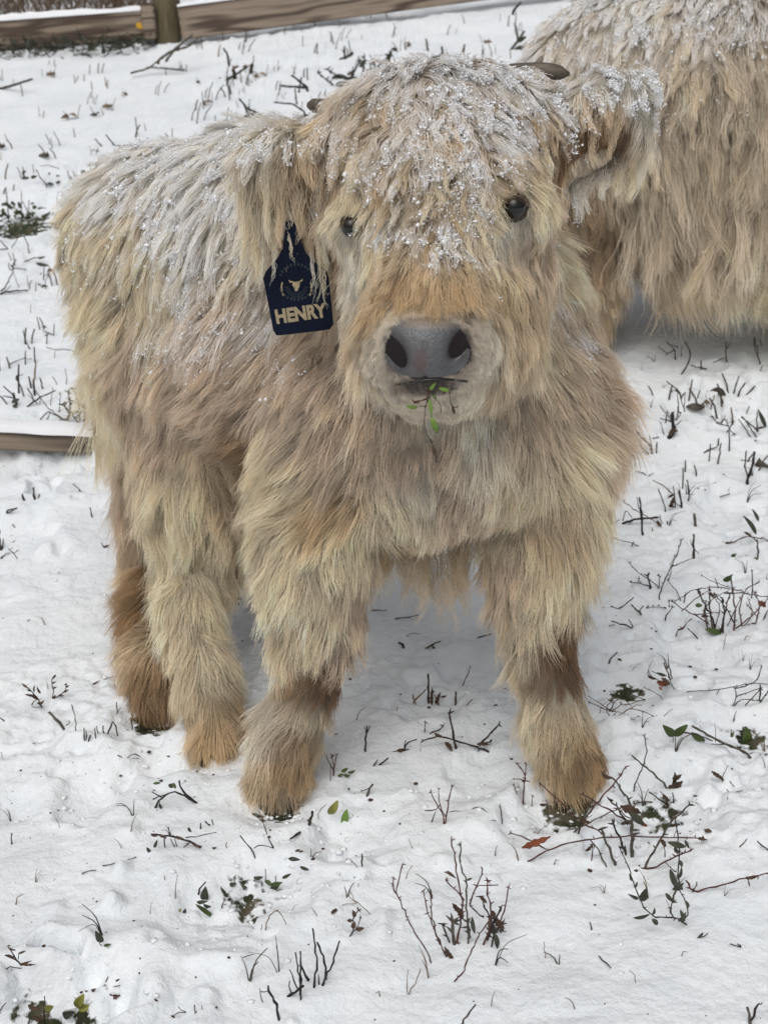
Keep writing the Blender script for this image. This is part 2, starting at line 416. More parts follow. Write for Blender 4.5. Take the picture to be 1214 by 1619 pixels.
# wire mesh behind the left board
V, F = [], []
for i in range(24):
    x = P(0, 0, 6.08)[0] - .3 + i * .05
    z0 = P(100, 60, 6.08)[2]
    for pts in ([[x, 6.08, z0], [x, 6.08, z0 + .5]],):
        v, f = tube(pts, [.0012, .0012], 4); F += [[q + len(V) for q in ff] for ff in f]; V += v.tolist()
for i in range(6):
    z = P(100, 60, 6.08)[2] + .08 + i * .07
    v, f = tube([[P(0, 0, 6.08)[0] - .3, 6.08, z], [P(240, 0, 6.08)[0], 6.08, z + .01]], [.0012, .0012], 4); F += [[q + len(V) for q in ff] for ff in f]; V += v.tolist()
mesh_obj('wire_mesh', V, F, 'grey_stem', fence, False)
# yellow leaf stuck on the board
a_, b_ = P(216, 37, 5.96), P(226, 45, 5.95); V, F = leaf_geo(a_, b_, .028, .1, .05)
MATS['gold_leaf'] = mat('gold_leaf', (.5, .28, .02), .6)
tag(mesh_obj('leaf', V, F, 'gold_leaf', origin=a_), 'small yellow leaf stuck on the left fence board beside the post', 'leaf')
# dry brush behind and under the fence
V, F = [], []
for i in range(900):
    u = rng.uniform(-60, 250); yy = rng.uniform(6.15, 7.2)
    x = P(u, 0, yy)[0]; z = float(base_h(x, yy)); L = rng.uniform(.12, .38)
    d = np.array([rng.normal(0, .5), rng.normal(0, .3), 1]); d /= np.linalg.norm(d)
    pts = [[x, yy, z - .02], np.array([x, yy, z]) + d * L * .5 + rng.normal(0, .012, 3), np.array([x, yy, z]) + d * L + rng.normal(0, .03, 3)]
    v, f = tube(pts, [.002, .0016, .0008], 3); F += [[q + len(V) for q in ff] for ff in f]; V += v.tolist()
tag(mesh_obj('dry_grass', V, F, 'tan_stem'), 'dry tan grass and brush growing behind the fence', 'dry grass', kind='stuff')
V, F = [], []
for i in range(700):
    u = rng.uniform(-80, 235); yy = rng.uniform(5.86, 6.2); x = P(u, 0, yy)[0]; z = float(base_h(x, yy)) + .0
    d = np.array([rng.normal(0, 1), rng.normal(0, .7), rng.uniform(0, .6)]); d /= np.linalg.norm(d); L = rng.uniform(.02, .07)
    p0 = np.array([x, yy, z + rng.uniform(-.01, .05)])
    v, f = leaf_geo(p0, p0 + d * L, L * .35, .2, .2) if i % 8 == 0 else tube([p0, p0 + d * L], [.003, .0015], 3)
    F += [[q + len(V) for q in ff] for ff in f]; V += v.tolist()
tag(mesh_obj('leaf_litter', V, F, 'dull_leaf'), 'dark tangle of dead weeds filling the gap under the left fence board', 'undergrowth', kind='stuff')

# half-buried plank at the left edge
pl, L, h, th = board('plank', -330, 655, 694, 150, 683, 711, 2.62, 2.72, .05, None)
tag(pl, 'half buried wooden plank with snow on its top edge behind the calf', 'plank'); snow_cap(pl, L, h, th, .016, 1.25)
#@@ENDFENCE

# ------------------------------------------------------------------ implicit surfaces
def sdf_mesh(prims, vox=.009, k=.028, pad=.03):
    A = np.array([p[0] for p in prims]); B = np.array([p[1] for p in prims]); RA = np.array([p[2] for p in prims]); RB = np.array([p[3] for p in prims])
    R = np.maximum(RA, RB)[:, None]
    lo = np.minimum(A - R, B - R).min(0) - pad; hi = np.maximum(A + R, B + R).max(0) + pad
    n = np.ceil((hi - lo) / vox).astype(int)
    D = np.full(n, .08, np.float32)
    ax = [lo[i] + vox * np.arange(n[i]) for i in range(3)]
    for a, b, ra, rb in zip(A, B, RA, RB):
        r = max(ra, rb) + .07
        l = np.minimum(a, b) - r; u = np.maximum(a, b) + r
        i0 = np.maximum(((l - lo) / vox).astype(int), 0); i1 = np.minimum(((u - lo) / vox).astype(int) + 1, n)
        sl = tuple(slice(i0[i], i1[i]) for i in range(3))
        x, y, z = np.meshgrid(*[ax[i][sl[i]] for i in range(3)], indexing='ij')
        d = seg_d(np.stack([x, y, z], -1), a, b, ra, rb)
        o = D[sl]; h = np.clip(.5 + .5 * (o - d) / k, 0, 1)
        D[sl] = o * (1 - h) + d * h - k * h * (1 - h)
    g = openvdb.FloatGrid(.08); g.copyFromArray(D)
    pts, quads = g.convertToQuads(isovalue=0.0)
    return pts * vox + lo, quads[:, ::-1]
def seg_d(p, a, b, ra, rb):
    ab = b - a; L2 = float(ab @ ab) + 1e-12
    t = np.clip(((p - a) @ ab) / L2, 0, 1)
    return np.linalg.norm(p - a - t[..., None] * ab, axis=-1) - (ra + (rb - ra) * t)
def mesh_np(V, Q):
    e1 = V[Q[:, 1]] - V[Q[:, 0]]; e2 = V[Q[:, 3]] - V[Q[:, 0]]
    fn = np.cross(V[Q[:, 2]] - V[Q[:, 0]], V[Q[:, 3]] - V[Q[:, 1]])
    N = np.zeros_like(V)
    for i in range(4): np.add.at(N, Q[:, i], fn)
    N /= np.linalg.norm(N, axis=1)[:, None] + 1e-12
    return N, np.linalg.norm(fn, axis=1) * .5

CREAM = (.915, .82, .64); TAN = (.76, .63, .455); GOLD = (.69, .53, .325); BROWN = (.19, .10, .045)
WOOL = (.77, .68, .55); SMUDGE = (.10, .07, .068); BEIGE = (.75, .63, .505)
PALE = (.92, .86, .75); GREY = (.74, .655, .55); DK = (.42, .275, .145)

def fur(name, V, Q, controls, N, regions, region_names, parent, seed, hair_r=.00027, clump=26, steps=9, back=.5, exclude=None, wave=.004, dens=None, wetness=1.0, keep_down=.25, dirjit=.22, wavef=None, wet0=.16):
    r = np.random.default_rng(seed)
    VN, area = mesh_np(V, Q)
    cen = V[Q].mean(1); facing = ((cen - CAM) * VN[Q].mean(1)).sum(1) < .05
    w = area * np.where(facing, 1, back)
    if dens is not None: w = w * dens(cen)
    fi = r.choice(len(Q), size=N, p=w / w.sum())
    a, b = r.random(N), r.random(N)
    q = V[Q[fi]]; p = (q[:, 0] * ((1 - a) * (1 - b))[:, None] + q[:, 1] * (a * (1 - b))[:, None] + q[:, 2] * (a * b)[:, None] + q[:, 3] * ((1 - a) * b)[:, None])
    nq = VN[Q[fi]]; nrm = (nq[:, 0] * ((1 - a) * (1 - b))[:, None] + nq[:, 1] * (a * (1 - b))[:, None] + nq[:, 2] * (a * b)[:, None] + nq[:, 3] * ((1 - a) * b)[:, None])
    nrm /= np.linalg.norm(nrm, axis=1)[:, None]
    if exclude is not None:
        keep = np.ones(N, bool)
        _r = p - CAM; _d = _r @ FWD; _uu = 607 + _r[:, 0] / _d * FPX; _vv = 809.5 - (_r @ UP) / _d * FPX
        keep &= ~((((_uu - 676) / 66) ** 2 + ((_vv - 553) / 47) ** 2 < 1) & (p[:, 1] < 1.5))
        for (c, rad) in exclude: keep &= np.linalg.norm(p - c, axis=1) > rad
        p, nrm = p[keep], nrm[keep]; N = len(p)
    # control field
    CP, CW, CL, CLift, CC, CS = controls
    flow = np.zeros((N, 3)); L = np.zeros(N); lift = np.zeros(N); col = np.zeros((N, 3)); snow = np.zeros(N)
    pw = p + .018 * np.stack([vn(p[:, 0] * 22, p[:, 1] * 22, p[:, 2] * 22, s=seed + 30 + i) for i in range(3)], 1)
    for s in range(0, N, 40000):
        d2 = ((p[s:s + 40000, None] - CP[None]) ** 2).sum(-1); w = 1 / (d2 + 1e-4) ** 2.2; w /= w.sum(1, keepdims=True)
        d2 = ((pw[s:s + 40000, None] - CP[None]) ** 2).sum(-1); wc = 1 / (d2 + 1.5e-4) ** 2.1; wc /= wc.sum(1, keepdims=True)
        flow[s:s + 40000] = w @ CW; L[s:s + 40000] = w @ CL; lift[s:s + 40000] = w @ CLift; col[s:s + 40000] = wc @ CC; snow[s:s + 40000] = w @ CS
    fl = flow + np.array([0, 0, -keep_down]) * .3
    # large-scale swirl
    ns = 9
    fl += (dirjit * np.clip(L / .03, .15, 1))[:, None] * np.stack([vn(p[:, 0] * ns, p[:, 1] * ns, p[:, 2] * ns, s=seed + i) for i in range(3)], 1)
    T = fl - (fl * nrm).sum(1)[:, None] * nrm
    T /= np.linalg.norm(T, axis=1)[:, None] + 1e-9
    # clump centres
    M = max(8, N // clump); ci = r.choice(N, M, replace=False)
    kd = kdtree.KDTree(M)
    for j, i in enumerate(ci): kd.insert(p[i].tolist(), j)
    kd.balance()
    near = np.fromiter((kd.find(x)[1] for x in p.tolist()), int, N)
    M2 = max(4, M // 7); ci2 = r.choice(M, M2, replace=False); kd2 = kdtree.KDTree(M2)
    for j, i in enumerate(ci2): kd2.insert(p[ci[i]].tolist(), j)
    kd2.balance(); near2 = np.fromiter((kd2.find(x)[1] for x in p[ci].tolist()), int, M)
    big_j = r.normal(0, .20, (M2, 3)); cl_j = r.normal(0, .20, (M, 3)) + big_j[near2]
    cl_len = r.uniform(.78, 1.2, M) * r.uniform(.85, 1.15, M2)[near2]
    cl_bri = 1 + r.normal(0, .13, M) + r.normal(0, .07, M2)[near2]
    cl_hue = r.normal(0, 1, M)
    ph = r.uniform(0, 6.28, (M, 2))
    # hair own + clump strand
    def strand(P0, Nn, Tt, jit, Ln, lf, phs, st):
        wv = wave * (wavef(P0) if wavef else np.ones(len(P0)))
        d0 = Tt * (1 - lf[:, None]) + Nn * lf[:, None] + jit * .5
        d0 /= np.linalg.norm(d0, axis=1)[:, None] + 1e-9
        d1 = Tt + jit + np.array([0, 0, -.35]); d1 /= np.linalg.norm(d1, axis=1)[:, None] + 1e-9
        out = np.zeros((len(P0), st, 3)); out[:, 0] = P0; cur = P0.copy()
        side = np.cross(d1, Nn); side /= np.linalg.norm(side, axis=1)[:, None] + 1e-9
        for k in range(1, st):
            t = k / (st - 1); d = d0 * (1 - t) ** 1.2 + d1 * (1 - (1 - t) ** 1.2)
            d /= np.linalg.norm(d, axis=1)[:, None] + 1e-9
            cur = cur + d * (Ln / (st - 1))[:, None]
            s_ = Ln * t
            out[:, k] = cur + side * (wv * t * np.sin(phs[:, 0] + s_ * (70 + 14 * phs[:, 1])))[:, None] + Nn * (wv * .6 * t * np.sin(phs[:, 1] + s_ * (60 + 12 * phs[:, 0])))[:, None]
        return out
    Lh = L * cl_len[near] * r.uniform(.8, 1.1, N); und = r.random(N) < .25; Lh[und] *= .55; Lh[~und & (r.random(N) < .05)] *= 1.25
    own = strand(p, nrm, T, cl_j[near] + r.normal(0, .13, (N, 3)), Lh, np.clip(lift + r.normal(0, .04, N), .03, .9), ph[near], steps)
    C = strand(p[ci], nrm[ci], T[ci], cl_j, L[ci] * cl_len, lift[ci], ph, steps)
    t = np.linspace(0, 1, steps)[None, :, None]
    wet = np.clip(wet0 + .75 * snow + .2 * vn(p[:, 0] * 12, p[:, 1] * 12, p[:, 2] * 12, s=seed + 5), .08, .93) * wetness * r.uniform(.55, 1.1, M)[near]
    wgt = (np.clip(wet[:, None, None] * r.uniform(.75, 1.1, (N, 1, 1)), 0, .96)) * t ** .6
    wgt[und] *= .3; wgt *= np.clip(Lh / .025, .05, 1)[:, None, None]
    fly = r.random(N) < .05; wgt[fly] = 0
    Pt = own * (1 - wgt) + C[near] * wgt
    Pt[:, 1:] += r.normal(0, .0005, (N, steps - 1, 3)) * np.linspace(.2, 1, steps - 1)[None, :, None]
    # colour
    c = col[:, None, :] * cl_bri[near][:, None, None] * r.uniform(.88, 1.12, N)[:, None, None]
    tt = np.linspace(0, 1, steps)[None, :, None]
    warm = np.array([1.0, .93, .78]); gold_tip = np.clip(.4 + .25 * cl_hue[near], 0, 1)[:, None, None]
    c = c * (1 - (1 - warm) * gold_tip * tt * .55) * (.58 + .50 * tt ** .6)  # roots painted darker, as shade in the valleys between clumps
    upf = np.clip(nrm[:, 2] * .7 + .5, 0, 1)
    sn = snow * (.4 + .8 * upf) + .55 * vn(p[:, 0] * 30, p[:, 1] * 30, p[:, 2] * 30, s=seed + 8) * snow + .25 * (cl_hue[near] * .3) * snow
    sm = .97 * np.clip((sn[:, None] - .56) * 2.4, 0, 1) * np.clip(np.linspace(-.1, 1.6, steps), 0, 1)[None] * np.clip(.78 + .45 * vn(Pt[..., 0] * 160, Pt[..., 1] * 160, Pt[..., 2] * 160, s=seed + 9), 0, 1)
    c = c * (1 - sm[..., None]) + np.array([.94, .94, .95]) * sm[..., None]
    c = np.clip(c, .01, .95)
    rad = hair_r * np.clip((Lh / .035) ** .8, .28, 1.15)[:, None] * (1 - np.linspace(0, 1, steps) ** 2.2 * .75)[None] * r.uniform(.7, 1.25, (N, 1)) * (1 + .5 * sm)
    reg = regions(p)
    for ri, nm in enumerate(region_names):
        ix = np.where(reg == ri)[0]
        if len(ix) == 0: continue
        hc = bpy.data.hair_curves.new(nm); hc.add_curves([steps] * len(ix))
        hc.attributes['position'].data.foreach_set('vector', Pt[ix].astype(np.float32).ravel())
        ra = hc.attributes.get('radius') or hc.attributes.new('radius', 'FLOAT', 'POINT')
        ra.data.foreach_set('value', rad[ix].astype(np.float32).ravel())
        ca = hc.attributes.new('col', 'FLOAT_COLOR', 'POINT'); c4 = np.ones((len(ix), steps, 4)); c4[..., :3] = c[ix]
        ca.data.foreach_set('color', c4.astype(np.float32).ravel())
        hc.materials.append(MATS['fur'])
        o = bpy.data.objects.new(nm, hc); COL.objects.link(o)
        o.parent = parent; o.matrix_parent_inverse = parent.matrix_basis.inverted()
    return Pt, sn, nrm, own

def crumbs(name, pts, rad, parent, seed, label=None):
    """granules of snow: small squashed, irregular lumps joined into one mesh"""
    r = np.random.default_rng(seed)
    base = np.array([[1, 0, 0], [-1, 0, 0], [0, 1, 0], [0, -1, 0], [0, 0, 1], [0, 0, -1], [.6, .6, .5], [-.6, .6, -.5], [.6, -.6, -.5], [-.6, -.6, .5]], float)
    import bmesh
    bv = np.array([[1, 0, 0], [0, 1, 0], [-1, 0, 0], [0, -1, 0], [0, 0, 1], [0, 0, -1]], float); bf = np.array([[0, 1, 4], [1, 2, 4], [2, 3, 4], [3, 0, 4], [1, 0, 5], [2, 1, 5], [3, 2, 5], [0, 3, 5]]); bm = None
    k_ = 4; rep = np.repeat(np.arange(len(pts)), k_); pts = pts[rep] + r.normal(0, 1, (len(rep), 3)) * (rad[rep] * 1.3)[:, None]; rad = rad[rep] * r.uniform(.45, 1.1, len(rep))
    n = len(pts); nv = len(bv)
    Vv = bv[None] * r.uniform(.4, 1.5, (n, nv, 1)) * r.uniform(.4, 1.5, (n, 1, 3)) * rad[:, None, None] + pts[:, None]
    Ff = bf[None] + (np.arange(n) * nv)[:, None, None]
    V = Vv.reshape(-1, 3); F = Ff.reshape(-1, 3)
    me = bpy.data.meshes.new(name); me.vertices.add(len(V)); me.vertices.foreach_set('co', V.astype(np.float32).ravel())
    me.loops.add(F.size); me.loops.foreach_set('vertex_index', F.astype(np.int32).ravel())
    me.polygons.add(len(F)); me.polygons.foreach_set('loop_start', (np.arange(len(F)) * 3).astype(np.int32)); me.update(calc_edges=True)
    me.materials.append(MATS['snow_crumb'])
    o = bpy.data.objects.new(name, me); COL.objects.link(o); o['kind'] = 'stuff'
    o.parent = parent; o.matrix_parent_inverse = parent.matrix_basis.inverted()
    return o

def locks(name, roots, dirs, L, cols, parent, seed, n_per=60, spread=.012, hr=.0003, wave=.006, steps=12, conv=.85):
    r = np.random.default_rng(seed); out = []; oc = []
    for (p0, d, l, c) in zip(roots, dirs, L, cols):
        p0 = np.asarray(p0, float); d = np.asarray(d, float); d = d / np.linalg.norm(d)
        off = r.normal(0, spread, (n_per, 3)); ph = r.uniform(0, 6.28, 2); cur = p0.copy(); C = [p0]
        for k in range(1, steps):
            t = k / (steps - 1); dd = d * (1 - t) ** .8 + np.array([.15 * math.sin(ph[0] + t * 5), .1 * math.cos(ph[1] + t * 4), -1]) * t ** .6; dd /= np.linalg.norm(dd)
            cur = cur + dd * l / (steps - 1); C.append(cur + np.array([math.sin(ph[0] + t * 9), math.cos(ph[1] + t * 7), 0]) * wave * t)
        C = np.array(C); t = np.linspace(0, 1, steps)[None, :, None]; ln = r.uniform(.6, 1.05, (n_per, 1, 1))
        S_ = C[0] + (C[None] - C[0]) * ln + off[:, None] * (1 - conv * t ** .7) + r.normal(0, .0006, (n_per, steps, 3))
        out.append(S_); cc = np.array(c)[None, None] * r.uniform(.85, 1.15, (n_per, 1, 1)) * (.5 + .6 * t ** .6); oc.append(np.broadcast_to(cc, S_.shape))  # darker roots paint shade inside each lock
    S_ = np.concatenate(out); c = np.clip(np.concatenate(oc), .01, .95); n = len(S_)
    hc = bpy.data.hair_curves.new(name); hc.add_curves([steps] * n); hc.attributes['position'].data.foreach_set('vector', S_.astype(np.float32).ravel())
    ra = hc.attributes.get('radius') or hc.attributes.new('radius', 'FLOAT', 'POINT')
    ra.data.foreach_set('value', (hr * (1 - .7 * np.linspace(0, 1, steps) ** 2)[None] * np.ones((n, 1))).astype(np.float32).ravel())
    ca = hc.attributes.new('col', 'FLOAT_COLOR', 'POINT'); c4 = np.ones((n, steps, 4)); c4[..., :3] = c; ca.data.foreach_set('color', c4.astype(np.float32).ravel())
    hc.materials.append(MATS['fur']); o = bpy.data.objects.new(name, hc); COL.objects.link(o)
    o.parent = parent; o.matrix_parent_inverse = parent.matrix_basis.inverted(); return o

def make_controls(lst, bvh, snap=True):
    CP, CW, CL, CLf, CC, CS = [], [], [], [], [], []
    for (u, v, y, du, dv, L, lf, c, s) in lst:
        q = P(u, v, y)
        if snap:
            d = ray(u, v); hp = bvh.ray_cast(Vector(CAM), Vector(d).normalized(), 20)
            if hp[0] is not None and abs(hp[0][1] - y) < .22: q = np.array(hp[0])
            else:
                nn = bvh.find_nearest(Vector(q))
                if nn[0] is not None: q = np.array(nn[0])
        W = du * RIGHT - dv * UP; W = W / (np.linalg.norm(W) + 1e-9)
        CP.append(q); CW.append(W); CL.append(L); CLf.append(lf); CC.append(c); CS.append(s)
    return np.array(CP), np.array(CW), np.array(CL), np.array(CLf), np.array(CC), np.array(CS)

# ------------------------------------------------------------------ the calf
Yf1 = hit(440, 1262)[1]; Yf2 = hit(905, 1246)[1]; Yh1 = hit(343, 1180)[1]; Yh2 = hit(244, 1116)[1]
PR = []; PREG = []      # primitives, region ids: 0 coat 1 head 2 forelock 3 left ear 4 right ear 5..8 legs 9 tail
def seg(reg, a, b, ra, rb=None):
    PR.append((P(*a), P(*b), ra, ra if rb is None else rb)); PREG.append(reg)
# torso
seg(0, (262, 385, 2.06), (285, 560, 2.02), .135, .13)
seg(0, (262, 385, 2.06), (440, 380, 1.93), .135, .155)
seg(0, (285, 560, 2.02), (460, 560, 1.86), .13, .15)
seg(0, (440, 380, 1.93), (640, 420, 1.82), .155, .16)
seg(0, (460, 560, 1.86), (640, 620, 1.76), .15, .15)
seg(0, (640, 420, 1.82), (650, 640, 1.74), .16, .15)
seg(0, (400, 630, 1.93), (600, 720, 1.80), .12, .115)
seg(0, (765, 480, 1.80), (800, 640, 1.74), .125, .125)
seg(0, (640, 620, 1.74), (800, 640, 1.74), .13, .125)
seg(0, (680, 600, 1.67), (690, 720, 1.63), .105, .095)
seg(0, (540, 640, 1.68), (530, 740, 1.66), .085, .085)
seg(0, (770, 700, 1.67), (640, 735, 1.64), .095, .09)
# neck
seg(0, (690, 430, 1.70), (690, 620, 1.66), .13, .12)
# belly behind the chest
# eye sockets
seg(1, (806, 328, 1.530), (818, 332, 1.530), .034, .034)
seg(1, (566, 358, 1.545), (572, 362, 1.545), .034, .034)
# head
seg(2, (698, 262, 1.62), (700, 300, 1.60), .112, .110)
seg(2, (620, 230, 1.63), (780, 215, 1.63), .075, .075)
seg(1, (697, 330, 1.57), (690, 430, 1.52), .105, .078)
seg(1, (690, 430, 1.52), (678, 535, 1.445), .075, .058)
seg(1, (640, 555, 1.44), (715, 550, 1.44), .045, .045)
seg(1, (655, 618, 1.46), (705, 615, 1.46), .033, .033)
seg(1, (780, 430, 1.58), (770, 545, 1.54), .068, .056)
seg(1, (745, 470, 1.54), (735, 560, 1.50), .06, .05)
seg(1, (620, 440, 1.56), (615, 545, 1.50), .055, .045)
# ears
seg(3, (520, 240, 1.62), (425, 248, 1.63), .024, .024)
seg(3, (425, 248, 1.63), (412, 345, 1.615), .022, .012)
seg(3, (470, 255, 1.62), (452, 345, 1.61), .026, .012)
seg(3, (505, 260, 1.62), (495, 350, 1.61), .02, .010)
seg(4, (875, 215, 1.63), (950, 168, 1.645), .030, .034)
seg(4, (950, 168, 1.645), (1000, 150, 1.65), .032, .022)
seg(4, (1000, 150, 1.65), (1016, 212, 1.65), .018, .011)
seg(4, (960, 180, 1.645), (990, 215, 1.648), .022, .012)
seg(4, (905, 298, 1.63), (1004, 246, 1.645), .009, .007)
# legs
seg(5, (520, 740, 1.67), (500, 880, 1.65), .083, .066)
seg(5, (500, 880, 1.65), (500, 985, 1.64), .066, .050)
seg(5, (500, 985, 1.64), (492, 1070, 1.625), .048, .034)
seg(5, (492, 1070, 1.625), (460, 1150, Yf1 + .03), .034, .036)
seg(5, (460, 1150, Yf1 + .03), (442, 1226, Yf1 + .01), .038, .043)
seg(6, (846, 700, 1.72), (852, 860, 1.69), .095, .066)
seg(6, (852, 860, 1.69), (850, 960, 1.67), .066, .050)
seg(6, (850, 960, 1.67), (862, 1050, Yf2 + .04), .048, .033)
seg(6, (862, 1050, Yf2 + .04), (878, 1140, Yf2 + .02), .033, .034)
seg(6, (878, 1140, Yf2 + .02), (904, 1212, Yf2 + .01), .038, .043)
seg(7, (310, 640, 1.99), (320, 780, 1.93), .11, .085)
seg(7, (320, 780, 1.93), (318, 880, 1.93), .085, .055)
seg(7, (318, 880, 1.93), (296, 965, Yh1 + .12), .052, .036)
seg(7, (296, 965, Yh1 + .12), (325, 1070, Yh1 + .05), .036, .032)
seg(7, (325, 1070, Yh1 + .05), (344, 1160, Yh1 + .005), .036, .038)
seg(8, (275, 640, 2.10), (262, 800, 2.12), .10, .065)
seg(8, (262, 800, 2.12), (248, 900, 2.12), .065, .044)
seg(8, (248, 900, 2.12), (234, 975, Yh2 + .12), .044, .034)
seg(8, (232, 975, Yh2 + .12), (242, 1050, Yh2 + .03), .032, .032)
seg(8, (242, 1050, Yh2 + .03), (246, 1098, Yh2), .034, .036)
